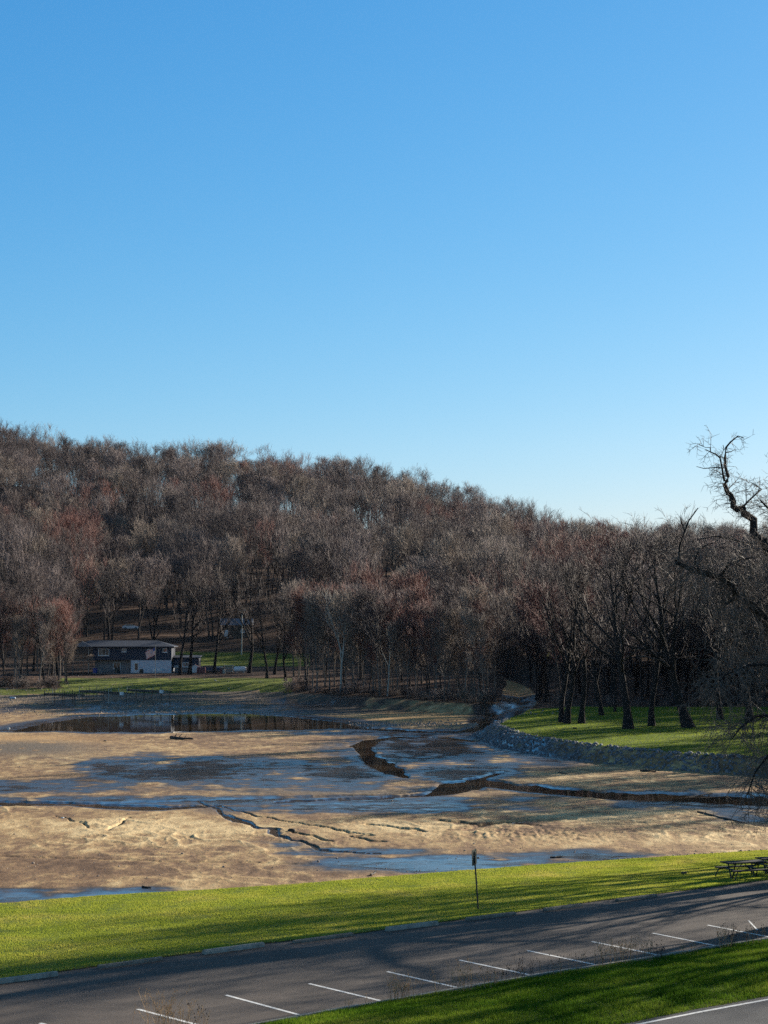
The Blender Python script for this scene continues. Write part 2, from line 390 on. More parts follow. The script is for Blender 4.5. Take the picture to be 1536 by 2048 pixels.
class MB:
    """collects boxes, bars and tubes into one mesh"""
    def __init__(s): s.v = []; s.f = []
    def add(s, vs, fs):
        n = len(s.v); s.v += [tuple(p) for p in vs]; s.f += [tuple(i+n for i in f) for f in fs]; return s
    def box(s, x0, x1, y0, y1, z0, z1, bev=0.):
        if bev:
            b = min(bev, (x1-x0)*.4, (y1-y0)*.4, (z1-z0)*.4)
            X = [(x0, y0+b), (x0+b, y0), (x1-b, y0), (x1, y0+b), (x1, y1-b), (x1-b, y1), (x0+b, y1), (x0, y1-b)]
            cx, cy = (x0+x1)/2, (y0+y1)/2
            def ring(z, ins): return [(cx+(x-cx)*(1-2*ins/(x1-x0)), cy+(y-cy)*(1-2*ins/(y1-y0)), z) for x, y in X]
            vs = ring(z0, b)+ring(z0+b, 0)+ring(z1-b, 0)+ring(z1, b)
            fs = [tuple(range(7, -1, -1)), tuple(range(24, 32))]
            for k in range(3): fs += [(k*8+i, k*8+(i+1) % 8, k*8+8+(i+1) % 8, k*8+8+i) for i in range(8)]
            return s.add(vs, fs)
        v = [(x, y, z) for z in (z0, z1) for x, y in ((x0, y0), (x1, y0), (x1, y1), (x0, y1))]
        return s.add(v, [(3, 2, 1, 0), (4, 5, 6, 7), (0, 1, 5, 4), (1, 2, 6, 5), (2, 3, 7, 6), (3, 0, 4, 7)])
    def tube(s, pts, r, n=8, cap=True):
        pts = [Vector(p) for p in pts]; rs = r if isinstance(r, (list, tuple)) else [r]*len(pts); base = len(s.v)
        for i, p in enumerate(pts):
            d = (pts[min(i+1, len(pts)-1)]-pts[max(i-1, 0)]).normalized()
            a = d.cross(Vector((0, 0, 1)) if abs(d.z) < .9 else Vector((1, 0, 0))).normalized(); b = d.cross(a)
            s.v += [tuple(p+(a*math.cos(t)+b*math.sin(t))*rs[i]) for t in (math.tau*k/n for k in range(n))]
        for i in range(len(pts)-1):
            for k in range(n):
                a0 = base+i*n+k; a1 = base+i*n+(k+1) % n; s.f.append((a0, a1, a1+n, a0+n))
        if cap: s.f.append(tuple(base+k for k in range(n))); s.f.append(tuple(base+(len(pts)-1)*n+k for k in reversed(range(n))))
        return s
    def prism(s, prof, axis, a, b):
        """profile (u,v) extruded along axis from a to b"""
        def P(u, v, w): return {'x': (w, u, v), 'y': (u, w, v), 'z': (u, v, w)}[axis]
        n = len(prof); vs = [P(u, v, a) for u, v in prof]+[P(u, v, b) for u, v in prof]
        return s.add(vs, [tuple(range(n-1, -1, -1)), tuple(range(n, 2*n))]+[(i, (i+1) % n, n+(i+1) % n, n+i) for i in range(n)])
    def mesh(s, name, smooth=False):
        me = bpy.data.meshes.new(name); me.from_pydata(s.v, [], s.f)
        import bmesh as bmm
        bm = bmm.new(); bm.from_mesh(me); bmm.ops.recalc_face_normals(bm, faces=bm.faces); bm.to_mesh(me); bm.free()
        if smooth:
            me.polygons.foreach_set('use_smooth', [True]*len(me.polygons))
        me.update(); return me
    def build(s, name, m, parent=None, smooth=False): return link(name, s.mesh(name, smooth), m, parent)

# ------------------------------------------------------------------ ground sheets
def build_land():
    inner = np.linspace(math.tan(R(-13.2)), math.tan(R(13.2)), 860)
    outer = np.tan(np.radians(np.linspace(13.6, 62, 70)))
    T = np.concatenate([-outer[::-1], inner, outer])
    v = np.arange(3650*13/50., 3650*13/430., -1.0)
    D = np.concatenate([np.arange(4, 50, 2.), 3650*13/v, np.arange(432, 1000, 4.5), 1000*1.06**np.arange(0, 20)])
    TT, DD = np.meshgrid(T, D); X = TT*DD; Y = DD
    Z, wet, ch, sf, sr = land_z(X, Y); tone = LAST['tone']
    px = 768+FPX*X/Y
    ys = Y_shore(X); yf = Y_lot(X)
    fn = fbm(X/4, Y/6, 3)
    gravel = sstep(0, 1, np.clip(1-sf/ (36+8*fn), 0, 1)*1.6-.35)*(sf > -2)*(X < -4)
    gravel = np.maximum(gravel, np.exp(-(((px-60)/140)**2+((projpx(X, Y, MZ)[1]-1500)/16)**2))*1.2*(fn > -.3))
    gravel = np.maximum(gravel, (1-sstep(1.5, 7, Y-ys))*sstep(8, 18, X)*(Y > ys))
    gravel = np.maximum(gravel, (1-sstep(.3, 2., Y-ys+fn))*(Y > ys)*.8)
    py = projpx(X, Y, MZ)[1]
    gravel = np.maximum(gravel, np.exp(-(((px-700)/260)**2+((py-1585)/7)**2))*.9)
    sand = np.exp(-(((px-830)/140)**2+((py-1439)/8)**2))+np.exp(-(((px-40)/160)**2+((py-1480)/9)**2))*.8+np.exp(-(((px-1020)/60)**2+((py-1392)/6)**2))
    gravel = np.clip(gravel, 0, 1); sand = np.clip(sand*1.4, 0, 1)
    # zones
    zone = np.full(X.shape, 0)                       # 0 lake bed
    zone[(sf < 0) | (Y > 420)] = 2                      # hillside / wooded banks
    zone[(sr < 0) & (Y < 420)] = 2
    zone[(sr < .3) & (Y < 278+fn*4) & (X > 0)] = 3       # park lawn on the right bank
    zone[Y <= ys] = 1                                # near grass, lot and road base
    lawn = ((px > 120+20*fn) & (px < 585) & (Y > 339) & (Y < 372+fn*3)).astype(float)*.95
    lawn = np.maximum(lawn, ((px > 340) & (px < 620) & (Y > 425+fn*4) & (Y < 472)).astype(float))
    lawn = np.maximum(lawn, ((px < 130) & (Y > 337) & (Y < 349+fn*3)).astype(float)*.8)
    lawn = np.maximum(lawn, ((px > 1090) & (px < 1115) & (Y > 455) & (Y < 480)).astype(float)*.7)
    bare = np.clip(1-np.abs(Y-Y_lot(X)-.1)*2.2+fn*.9, 0, 1)*.9
    bare = np.maximum(bare, np.clip(1-(Y-Y_road(X))*.9+fn, 0, 1))
    bare = np.maximum(bare, sstep(.35, .6, fbm(X/3+5, Y/3, 3))*.35)
    nr, nc = X.shape
    idx = np.arange(nr*nc).reshape(nr, nc)
    F = np.stack([idx[:-1, :-1], idx[:-1, 1:], idx[1:, 1:], idx[1:, :-1]], -1).reshape(-1, 4)
    zf = zone[:-1, :-1].reshape(-1)
    V = np.stack([X, Y, Z], -1).reshape(-1, 3)
    for k, nm, m in ((0, 'lake_bed', MUD), (1, 'grass_verge', GRASS), (2, 'hillside', FOREST), (3, 'lawn', GRASS_DK)):
        f = F[zf == k]; used, inv = np.unique(f, return_inverse=True)
        me = np_mesh(nm, V[used], inv.reshape(f.shape), True)
        at_ = {0: {'wet': wet, 'gravel': gravel, 'sand': sand, 'tone': tone}, 1: {'bare': bare}, 2: {'lawn': lawn}, 3: {'bare': bare*0}}[k]
        for an, arr in at_.items():
            a = me.attributes.new(an, 'FLOAT', 'POINT'); a.data.foreach_set('value', arr.reshape(-1)[used].astype(np.float32))
        tag(link(nm, me, m), None, None, kind='structure')
build_land()
wm = MB(); wm.add([(-260, 96, WZ), (260, 96, WZ), (260, 400, WZ), (-260, 400, WZ)], [(0, 1, 2, 3)])
tag(wm.build('water', WATER), None, None, kind='structure')

def ribbon(f0, f1, x0, x1, z, n=160):
    xs = np.linspace(x0, x1, n); a = np.stack([xs, f0(xs), np.full(n, z)], 1); b = np.stack([xs, f1(xs), np.full(n, z)], 1)
    V = np.concatenate([a, b]); F = [(i, i+1, n+i+1, n+i) for i in range(n-1)]
    return np_mesh('strip', V, F)
wob = lambda X: .10*np.sin(X*1.7)+.07*np.sin(X*4.1+1)
tag(link('parking_lot', ribbon(lambda X: Y_curb(X)-.05, lambda X: Y_lot(X)+.12+wob(X)*1.2, -90, 90, 0, 900), ASPH), None, None, kind='structure')
tag(link('road', ribbon(lambda X: Y_road(X)-9, lambda X: Y_road(X)+wob(X)*.4, -60, 90, ZROAD, 500), ASPH2), None, None, kind='structure')
tag(link('road_line', ribbon(lambda X: Y_line(X)-.085, lambda X: Y_line(X)+.085, -60, 90, ZROAD+.005, 300), PAINT), None, None, kind='structure')
# kerb along the near side of the lot
CONC = M_simple('concrete', (.30, .275, .23), .85, .35, 5, bump=.5)
CONC_OLD = M_simple('weathered_concrete', (.16, .145, .12), .9, .4, 7, bump=.7)
def kerb():
    mb = MB(); x = -60.
    while x < 60:
        L = 2.3; a = Vector((x, float(Y_curb(x)), 0)); b = Vector((x+L*.78, float(Y_curb(x+L*.78)), 0)); d = (b-a).normalized(); n = Vector((-d.y, d.x, 0))
        z = .15+rnd.uniform(-.015, .02); e = .02
        pr = [(0, -.05), (0, z-.02), (.02, z), (.17, z), (.19, -.05)]
        p0 = a+d*e; p1 = b-d*e; vs = [p0-n*u+Vector((0, 0, v)) for u, v in pr]+[p1-n*u+Vector((0, 0, v)) for u, v in pr]; k = len(pr)
        mb.add(vs, [tuple(range(k-1, -1, -1)), tuple(range(k, 2*k))]+[(i, (i+1) % k, k+(i+1) % k, k+i) for i in range(k)])
        x += L*.78
    tag(mb.build('kerb', CONC), None, None, kind='structure')
kerb()
# painted stall lines
STALL = [((275, 2018), (404, 2052)), ((452, 1990), (622, 2036)), ((618, 1967), (789, 2008)), ((774, 1943), (937, 1980)), ((919, 1920), (1090, 1956)), ((1055, 1901), (1224, 1936)), ((1184, 1883), (1352, 1917)), ((1305, 1866), (1450, 1895)), ((1415, 1850), (1560, 1878)), ((1497, 1841), (1515, 1860)), ((80, 2046), (210, 2082))]
for i, (a, b) in enumerate(STALL):
    A = Vector(at(*a, .005)); B = Vector(at(*b, .005)); d = (B-A).normalized(); n = Vector((-d.y, d.x, 0))*(.065 if i != 9 else .035)
    mb = MB(); mb.add([A-n, B-n, B+n, A+n], [(0, 1, 2, 3)]); tag(mb.build('stall_line', PAINT), None, None, kind='structure')
# concrete wheel stops along the far side
stops = [(-40, 1967, 103, 1947, 'pale concrete wheel stop cut by the left edge of the photo', 0), (187, 1933, 312, 1916, 'dark weathered wheel stop second from the left, sunk in grass', 1),
         (397, 1905, 515, 1889, 'pale clean wheel stop third from the left along the lot', 0), (577, 1883, 693, 1868, 'dark soil-stained wheel stop between two pale ones, left of the sign post', 1),
         (762, 1859, 862, 1846, 'pale wheel stop just left of the leaning sign post', 0), (922, 1838, 1018, 1826, 'dull wheel stop right at the foot of the leaning sign post', 1),
         (1078, 1819, 1150, 1809, 'grass-covered wheel stop right of the leaning sign post', 1), (1222, 1800, 1300, 1790, 'half buried wheel stop below the dark rock on the grass', 1)]
for (x0, y0, x1, y1, lb, old) in stops:
    A = Vector(at(x0, y0+1, 0)); B = Vector(at(x1, y1+1, 0)); L = (B-A).length; c = (A+B)/2; c += Vector((.45, -.55, 0)).normalized()*.34
    h = .15 if not old else .11
    mb = MB(); mb.prism([(-.11, 0), (-.10, h*.6), (-.07, h), (.07, h), (.10, h*.6), (.11, 0)], 'x', -L/2, L/2)
    for k in (-1, 1): mb.tube([(k*L*.36, 0, h-.01), (k*L*.36, 0, h+.012)], .018, 6)
    o = mb.build('wheel_stop', CONC_OLD if old else CONC); o.location = c; o.rotation_euler = (0, R(rnd.uniform(-.4, .4)), math.atan2(B.y-A.y, B.x-A.x))
    tag(o, lb, 'wheel stop', 'wheel stops along the lake side of the lot')

# ------------------------------------------------------------------ grass blades
GR_STOPS = [(.34, (.24, .31, .045)), (.48, (.31, .37, .055)), (.58, (.39, .41, .075)), (.7, (.50, .44, .15))]
BL1 = M_blade('grass_blades', GR_STOPS); BL2 = M_blade('park_blades', [(.34, (.13, .20, .018)), (.5, (.23, .31, .03)), (.68, (.36, .39, .06))])
def blades(name, sampler, n, hmin, hmax, w, m, dens=None):
    X, Y = sampler(n); k = np.ones(len(X), bool)
    if dens is not None: k = nrg.random(len(X)) < dens(X, Y)
    X = X[k]; Y = Y[k]; n = len(X); Z = land_z(X, Y)[0]-.01
    cl = np.clip(.85+fbm(X/1.2, Y/1.2, 3)*.8, .5, 1.4)
    h = nrg.uniform(hmin, hmax, n)*cl; a = nrg.uniform(0, math.tau, n); ln = nrg.uniform(0, .7, n)*h; b = nrg.uniform(0, math.tau, n)
    dx = np.cos(a)*w/2; dy = np.sin(a)*w/2
    P = np.stack([np.stack([X-dx, Y-dy, Z], 1), np.stack([X+dx, Y+dy, Z], 1), np.stack([X+np.cos(b)*ln, Y+np.sin(b)*ln, Z+h], 1)], 1).reshape(-1, 3)
    me = np_mesh(name, P, np.arange(3*n).reshape(-1, 3))
    tag(link(name, me, m), None, None, kind='stuff')
def strip_sampler(f0, f1, x0, x1):
    def f(n):
        X = nrg.uniform(x0, x1, n); t = nrg.random(n); return X, f0(X)+(f1(X)-f0(X))*t
    return f
blades('grass', strip_sampler(lambda X: Y_lot(X)-.08, lambda X: Y_shore(X)+.15, -24, 27), 640000, .035, .065, .036, BL1)
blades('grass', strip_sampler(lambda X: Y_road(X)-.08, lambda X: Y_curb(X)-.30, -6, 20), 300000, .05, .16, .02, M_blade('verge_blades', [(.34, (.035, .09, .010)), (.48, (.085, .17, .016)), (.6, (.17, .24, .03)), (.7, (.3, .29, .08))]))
def park(n):
    X = nrg.uniform(13, 66, n); Y = nrg.uniform(172, 278, n); return X, Y
blades('grass', park, 200000, .05, .13, .05, BL2, lambda X, Y: (sdf((X, Y), LAND_R) < -.2)*1.)

# ------------------------------------------------------------------ riprap
def rock_proto(r, sub=1):
    import bmesh as bmm
    bm = bmm.new(); bmm.ops.create_icosphere(bm, subdivisions=sub, radius=1)
    V = np.array([v.co[:] for v in bm.verts]); F = np.array([[v.index for v in f.verts] for f in bm.faces]); bm.free()
    V = V*(1+r.uniform(-.28, .28, (len(V), 1))); V = np.clip(V, -.8, .85)*np.array([1.0, .8, .65])
    return V, F
def rocks(name, P, size, m, protos=8, sub=1):
    pr = [rock_proto(np.random.default_rng(50+i), sub) for i in range(protos)]; VV = []; FF = []; off = 0
    for i, p in enumerate(P):
        V, F = pr[i % protos]; a = nrg.uniform(0, math.tau, 3); s = size[i]
        M = np.array((Matrix.Rotation(a[0], 3, 'Z') @ Matrix.Rotation(a[1]*.2, 3, 'X') @ Matrix.Rotation(a[2]*.2, 3, 'Y')))
        VV.append(V@M.T*s+p); FF.append(F+off); off += len(V)
    me = np_mesh(name, np.concatenate(VV), np.concatenate(FF)); return link(name, me, m)
STONE = M_simple('riprap_stone', (.16, .165, .18), .8, .6, 1.6, bump=.6)
def riprap():
    X = nrg.uniform(9, 70, 42000); Y = nrg.uniform(150, 250, 42000); sr = sdf((X, Y), LAND_R)
    k = (sr > -.8) & (sr < 3.0) & (Y < 262); X = X[k]; Y = Y[k]; sr = sr[k]
    z = -1.0-(np.clip(sr, 0, 3.2)/3.2)*(1.0-MZ-2.0+.0)*1.0
    z = np.where(sr > 0, -1.0+(MZ+1.0)*np.clip(sr/2.4, 0, 1), -1.0)
    sz = nrg.uniform(.10, .27, len(X))*np.where(nrg.random(len(X)) < .08, 1.5, 1)
    P = np.stack([X, Y, z+sz*.1-.06+nrg.uniform(0, .08, len(X))], 1)
    tag(rocks('riprap_stones', P, sz, STONE), None, None, kind='stuff'); print('riprap', len(X))
riprap()
PEB = M_simple('pebbles', (.26, .21, .17), .85, .6, 2.5)
def pebbles():
    Pn = []; n = 0
    def add(pts, s0, s1):
        for (x, y) in pts: Pn.append((x, y, 0, rnd.uniform(s0, s1)))
    # gravel shore below the docks, scattered stones on the flats
    for _ in range(2600):
        px = rnd.uniform(-40, 560); py = rnd.gauss(1408, 9); p = at(px, py, -2.0); add([p[:2]], .06, .22)
    for _ in range(500):
        px = rnd.uniform(200, 380); py = rnd.gauss(1414, 3); p = at(px, py, -2.1); add([p[:2]], .1, .34)
    for _ in range(1100):
        px = rnd.uniform(-20, 1540); py = rnd.uniform(1470, 1760); p = at(px, py, MZ); add([p[:2]], .02, .07 if rnd.random() < .9 else .13)
    for _ in range(900):
        x = rnd.uniform(11, 30); y = float(Y_shore(x))+rnd.uniform(.5, 6); add([(x, y)], .04, .13)
    for _ in range(700):
        px = rnd.gauss(800, 130); py = rnd.gauss(1450, 3); p = at(px, py, MZ); add([p[:2]], .06, .25)
    a = np.array(Pn); z = land_z(a[:, 0], a[:, 1])[0]
    tag(rocks('pebbles', np.stack([a[:, 0], a[:, 1], z+.0], 1), a[:, 3], PEB, sub=1), None, None, kind='stuff')
pebbles()

# ------------------------------------------------------------------ trees
def tube_arrays(chains, sides):
    """chains: list of (pts (m,3), radii (m)) -> V, F (quads)"""
    VV = []; FF = []; off = 0
    ang = np.arange(sides)*math.tau/sides; ca = np.cos(ang)[None, :, None]; sa = np.sin(ang)[None, :, None]
    by = {}
    for c in chains: by.setdefault(len(c[0]), []).append(c)
    for m, cs in by.items():
        P = np.array([c[0] for c in cs], float); Rr = np.array([c[1] for c in cs], float)   # (n,m,3)
        d = np.empty_like(P); d[:, 1:-1] = P[:, 2:]-P[:, :-2]; d[:, 0] = P[:, 1]-P[:, 0]; d[:, -1] = P[:, -1]-P[:, -2]
        d /= np.linalg.norm(d, axis=2, keepdims=True)+1e-9
        ref = np.where(np.abs(d[..., 2:3]) < .95, np.array([0, 0, 1.]), np.array([1., 0, 0]))
        a = np.cross(d, ref); a /= np.linalg.norm(a, axis=2, keepdims=True)+1e-9; b = np.cross(d, a)
        ring = P[:, :, None, :]+(a[:, :, None, :]*ca[None]+b[:, :, None, :]*sa[None])*Rr[:, :, None, None]
        n = len(cs); V = ring.reshape(-1, 3)
        base = (np.arange(n)*m*sides)[:, None, None]+(np.arange(m-1)*sides)[None, :, None]+off
        k = np.arange(sides)[None, None, :]; k1 = (k+1) % sides
        F = np.stack([base+k, base+k1, base+k1+sides, base+k+sides], -1).reshape(-1, 4)
        VV.append(V); FF.append(F); off += len(V)
    return np.concatenate(VV), np.concatenate(FF)
def chain_mesh(name, groups, smooth=True):
    VV = []; FF = []; off = 0
    for ch, s in groups:
        if not ch: continue
        V, F = tube_arrays(ch, s); VV.append(V); FF.append(F+off); off += len(V)
    return np_mesh(name, np.concatenate(VV), np.concatenate(FF), smooth)
def perp(r, d):
    v = np.array([r.gauss(0, 1) for _ in range(3)]); v -= d*(v@d); return v/(np.linalg.norm(v)+1e-9)
def nrm(v): return v/(np.linalg.norm(v)+1e-9)
def grow(r, p, d, L, rad, nseg, wander, up, end=.3):
    pts = [p]; rs = [rad]; d = nrm(np.array(d, float)); ds = [d]
    for i in range(nseg):
        d = nrm(d+perp(r, d)*wander*r.uniform(.3, 1)+np.array([0, 0, up]))
        p = p+d*L/nseg; pts.append(p); rs.append(rad*(1-(1-end)*(i+1)/nseg)); ds.append(d)
    return pts, rs, ds
def tree_chains(seed, h, trunk_r, crown0, spread, limbs, subs, twigs, fine, tw_r=.028, lean=(0, 0), up=.12, droop=0, wander=.12, fork=0, tw_len=1.5, lk=1.):
    """one bare tree: returns thick chains, thin chains"""
    r = random.Random(seed); thick = []; thin = []
    d0 = nrm(np.array([lean[0], lean[1], 1.]))
    stems = [(np.zeros(3), d0, h, trunk_r)]
    tp, tr, td = grow(r, np.zeros(3), d0, h*.93, trunk_r, 10, .07+wander*.3, .03, .12)
    tr[0] = trunk_r*1.45
    thick.append((tp, tr)); mains = [(tp, tr, td, crown0)]
    for k in range(fork):
        i = r.randint(3, 5); dd = nrm(td[i]+perp(r, td[i])*.55)
        q = grow(r, tp[i], dd, h*(1-i/10)*.95, tr[i]*.75, 7, .12, .08, .15); thick.append((q[0], q[1])); mains.append((*q, .25))
    def lerp(pts, rs, ds, t):
        x = t*(len(pts)-1); i = min(int(x), len(pts)-2); f = x-i
        return pts[i]*(1-f)+pts[i+1]*f, rs[i]*(1-f)+rs[i+1]*f, ds[i+1]
    for (mp, mr, md, c0) in mains:
        nl = int(limbs/(len(mains)**.6))
        for k in range(nl):
            t = c0+(1-c0)*((k+r.random())/nl)
            p, rr, dd = lerp(mp, mr, md, t)
            s = (t-c0)/(1-c0); prof = math.sin(math.pi*(.22+.70*s))**.8
            Ln = spread*prof*r.uniform(.75, 1.2)
            th = r.uniform(.75, 1.25)*(1-.5*s)
            out = perp(r, dd); ld = nrm(dd*math.cos(th)+out*math.sin(th))
            lp, lr, lds = grow(r, p, ld, Ln, max(.03, min(rr*.66, (.05+Ln*.018)*lk)), 6, wander*1.6, up-droop, .25)
            thick.append((lp, lr))
            for j in range(subs):
                t2 = .25+.75*(j+r.random())/subs
                p2, r2, d2 = lerp(lp, lr, lds, t2)
                d3 = nrm(d2*.8+perp(r, d2)*r.uniform(.5, .9)+np.array([0, 0, up*1.5-droop]))
                bp, br, bds = grow(r, p2, d3, Ln*r.uniform(.3, .5)*(1.15-.4*t2)+.4, max(tw_r*1.1, r2*.6), 4, wander*1.8, up-droop, .4)
                thin.append((bp, br))
                for q in range(twigs):
                    t3 = .2+.8*(q+r.random())/twigs
                    p3, r3, d4 = lerp(bp, br, bds, t3)
                    d5 = nrm(d4*.7+perp(r, d4)*.75+np.array([0, 0, up*2-droop*1.4]))
                    L3 = tw_len*r.uniform(.6, 1.25)
                    cp_, cr_, cds = grow(r, p3, d5, L3, tw_r, 2, .25, up-droop, .45)
                    thin.append((cp_, cr_))
                    for w in range(fine):
                        t4 = r.uniform(.2, 1); p4, r4, d6 = lerp(cp_, cr_, cds, t4)
                        d7 = nrm(d6*.7+perp(r, d6)*.7+np.array([0, 0, up*2-droop*1.6])); L4 = tw_len*r.uniform(.35, .8)
                        thin.append(([p4, p4+d7*L4], [tw_r*.75, tw_r*.3]))
    return thick, thin

FAR_PROTO = {}
def far_meshes():
    """12 far tree shapes, each one mesh with bark and twig slots, in three twig tints"""
    specs = []
    for i in range(6): specs.append(dict(seed=100+i, h=18+i*.8, trunk_r=.30, crown0=.38+.04*(i % 3), spread=6.0+.5*(i % 3), limbs=18, subs=6, twigs=5, fine=3, tw_r=.032, up=.09, fork=i % 3, tw_len=1.7))
    for i in range(2): specs.append(dict(seed=140+i, h=21, trunk_r=.24, crown0=.45, spread=5.2, limbs=15, subs=5, twigs=4, fine=3, tw_r=.032, up=.16, fork=1+i, tw_len=1.8))
    for i in range(4): specs.append(dict(seed=160+i, h=22+i, trunk_r=.26, crown0=.34+.05*i, spread=5.8, limbs=11, subs=5, twigs=4, fine=1, tw_r=.03, up=.2, fork=2+i % 2, tw_len=1.9, wander=.10))
    for i, sp in enumerate(specs):
        a, b = tree_chains(**sp)
        V1, F1 = tube_arrays(a, 5); V2, F2 = tube_arrays(b, 3)
        V = np.concatenate([V1, V2]); F = np.concatenate([F1, F2+len(V1)])
        for cn, tw in (('grey', TW_GREY), ('red', TW_RED), ('tan', TW_TAN)):
            me = np_mesh('bare_tree', V, F, False); me.materials.append(BARK); me.materials.append(tw)
            mi = np.zeros(len(F), np.int32); mi[len(F1):] = 1; me.polygons.foreach_set('material_index', mi)
            FAR_PROTO[(i, cn)] = me
far_meshes()
def split_mesh(seed_kw, bark, tw, sides=7):
    a, b = tree_chains(**seed_kw)
    t = chain_mesh('trunk', [(a, sides)]); t.materials.append(bark)
    c = chain_mesh('crown', [(b, 3)], False); c.materials.append(tw); return t, c
def place_split(name, pair, loc, rz, sc, label, group):
    e = empty(name, loc, rz); e.scale = (sc, sc, sc) if not isinstance(sc, tuple) else sc
    link('trunk', pair[0], None, e); link('crown', pair[1], None, e)
    return tag(e, label, 'tree', group)
def ords(n):
    w = ['', 'first', 'second', 'third', 'fourth', 'fifth', 'sixth', 'seventh', 'eighth', 'ninth', 'tenth', 'eleventh', 'twelfth', 'thirteenth', 'fourteenth', 'fifteenth', 'sixteenth', 'seventeenth', 'eighteenth', 'nineteenth']
    if n < 20: return w[n]
    return f'{n}'+({1: 'st', 2: 'nd', 3: 'rd'}.get(n % 10, 'th') if n % 100 not in (11, 12, 13) else 'th')

# hill forest points
def red_field(px, py):
    r = 0
    for cx, cy, rx, ry, a in [(100, 1080, 120, 45, 1), (560, 1165, 60, 30, 1), (860, 1060, 60, 25, .8), (1170, 1150, 110, 60, .9), (590, 1115, 50, 25, .7), (670, 1125, 40, 20, .6), (520, 1110, 60, 25, .6), (720, 1240, 60, 40, .7), (600, 970, 80, 25, .4), (1400, 1150, 150, 60, .3)]:
        r = max(r, a*math.exp(-((px-cx)/rx)**2-((py-cy)/ry)**2))
    return r
hill = []
hr = random.Random(5)
y = 432.
while y < 1010:
    sx = 9.4+(y-430)/110; w = .27*y+20; x = -w
    while x < w+10:
        X = x+hr.uniform(-.42, .42)*sx; Y = y+hr.uniform(-.45, .45)*sx; x += sx
        px = 768+FPX*X/Y
        if Y < 492 and 325 < px < 590: continue
        if Y < 450 and px < 420 and px > 100: continue
        if Y > 888: continue
        if Y > 835 and hr.random() < .15: continue
        if 175 < px < 345 and Y < 535 and hr.random() < .72: continue
        if 480 < px < 600 and Y < 560 and hr.random() < .6: continue
        if 690 < px < 850 and 455 < Y < 560 and hr.random() < .75: continue
        hill.append([X, Y])
    y += sx*.92
hill = np.array(hill); hz = land_z(hill[:, 0], hill[:, 1])[0]
hpx, hpy = projpx(hill[:, 0], hill[:, 1], hz+16)
print('hill trees', len(hill))
recs = []
off_rng = random.Random(9)
for (ya, yb, sx) in ((176, 282, 15.), (284, 432, 7.5)):
    yq = ya
    while yq < yb:
        xq = .232*yq+3
        while xq < .232*yq+(70 if ya < 200 else 110):
            X_, Y_ = xq+off_rng.uniform(-3, 3), yq+off_rng.uniform(-3, 3)
            if sdf((np.array([X_]), np.array([Y_])), LAND_R)[0] < -3: recs.append((X_, Y_, gz(X_, Y_)-.2, off_rng.choice([0, 1, 2, 3, 4, 5]), 'grey', off_rng.uniform(.85, 1.15), off_rng.uniform(0, 6), 9999))
            xq += sx
        yq += sx
yq = 296.
while yq < 470:
    xq = max(28., .08*yq)
    while xq < .235*yq:
        X_, Y_ = xq+off_rng.uniform(-3, 3), yq+off_rng.uniform(-3, 3)
        if X_ < 58 and Y_ < 420: xq += 10.5; continue
        recs.append((X_, Y_, gz(X_, Y_)-.2, off_rng.choice([0, 1, 2, 3, 4, 5]), 'red' if off_rng.random() < .12 else 'grey', off_rng.uniform(.75, 1.0), off_rng.uniform(0, 6), 9999)); xq += 10.5
    yq += 9
for i in range(len(hill)):
    rf = red_field(hpx[i], hpy[i]); u = hr.random()
    cn = 'red' if u < rf*.75+.03 else ('tan' if u > .84 else 'grey')
    v = hr.choice([0, 1, 2, 3, 4, 5, 5, 6, 7]); sc = hr.uniform(.8, 1.32)
    if hill[i, 1] > 835: v = hr.choice([8, 9, 10, 11, 8, 9, 10, 11, 6, 4]); sc = hr.uniform(.8, 1.22)
    elif hr.random() < .3: v = hr.choice([8, 9, 10, 11])
    recs.append((hill[i, 0], hill[i, 1], hz[i]-.3, v, cn, sc, hr.uniform(0, math.tau), hpx[i]))
foot = [r for r in recs if r[1] < 452 and 0 < r[7] < 1530]; rid = [r for r in recs if 862 < r[1] < 880 and 0 < r[7] < 1530]
print('foot', len(foot), 'ridge', len(rid))
foot.sort(key=lambda r: r[7]); rid.sort(key=lambda r: r[7]); foot = foot[:]; 
CW = {'grey': 'grey', 'red': 'reddish', 'tan': 'pale tan'}
ind = set()
def indiv(lst, where, group):
    cnt = {}
    for r in lst:
        x, y, z, v, cn, sc, rz, px = r; ind.add(id(r))
        o = bpy.data.objects.new('bare_tree', FAR_PROTO[(v, cn)]); COL.objects.link(o); o.location = (x, y, z); o.rotation_euler = (0, 0, rz); o.scale = (sc, sc, sc*hr.uniform(.95, 1.08))
        cnt[cn] = cnt.get(cn, 0)+1
        tag(o, f'{CW[cn]} bare tree, {ords(cnt[cn])} {CW[cn]} one from the left {where}', 'tree', group)
        SRC.setdefault((v, cn), o)
SRC = {}
indiv(foot, 'at the hill foot', 'bare trees along the foot of the hill')
indiv(rid, 'on the ridge', 'bare trees on the ridge')
rest = [r for r in recs if id(r) not in ind]
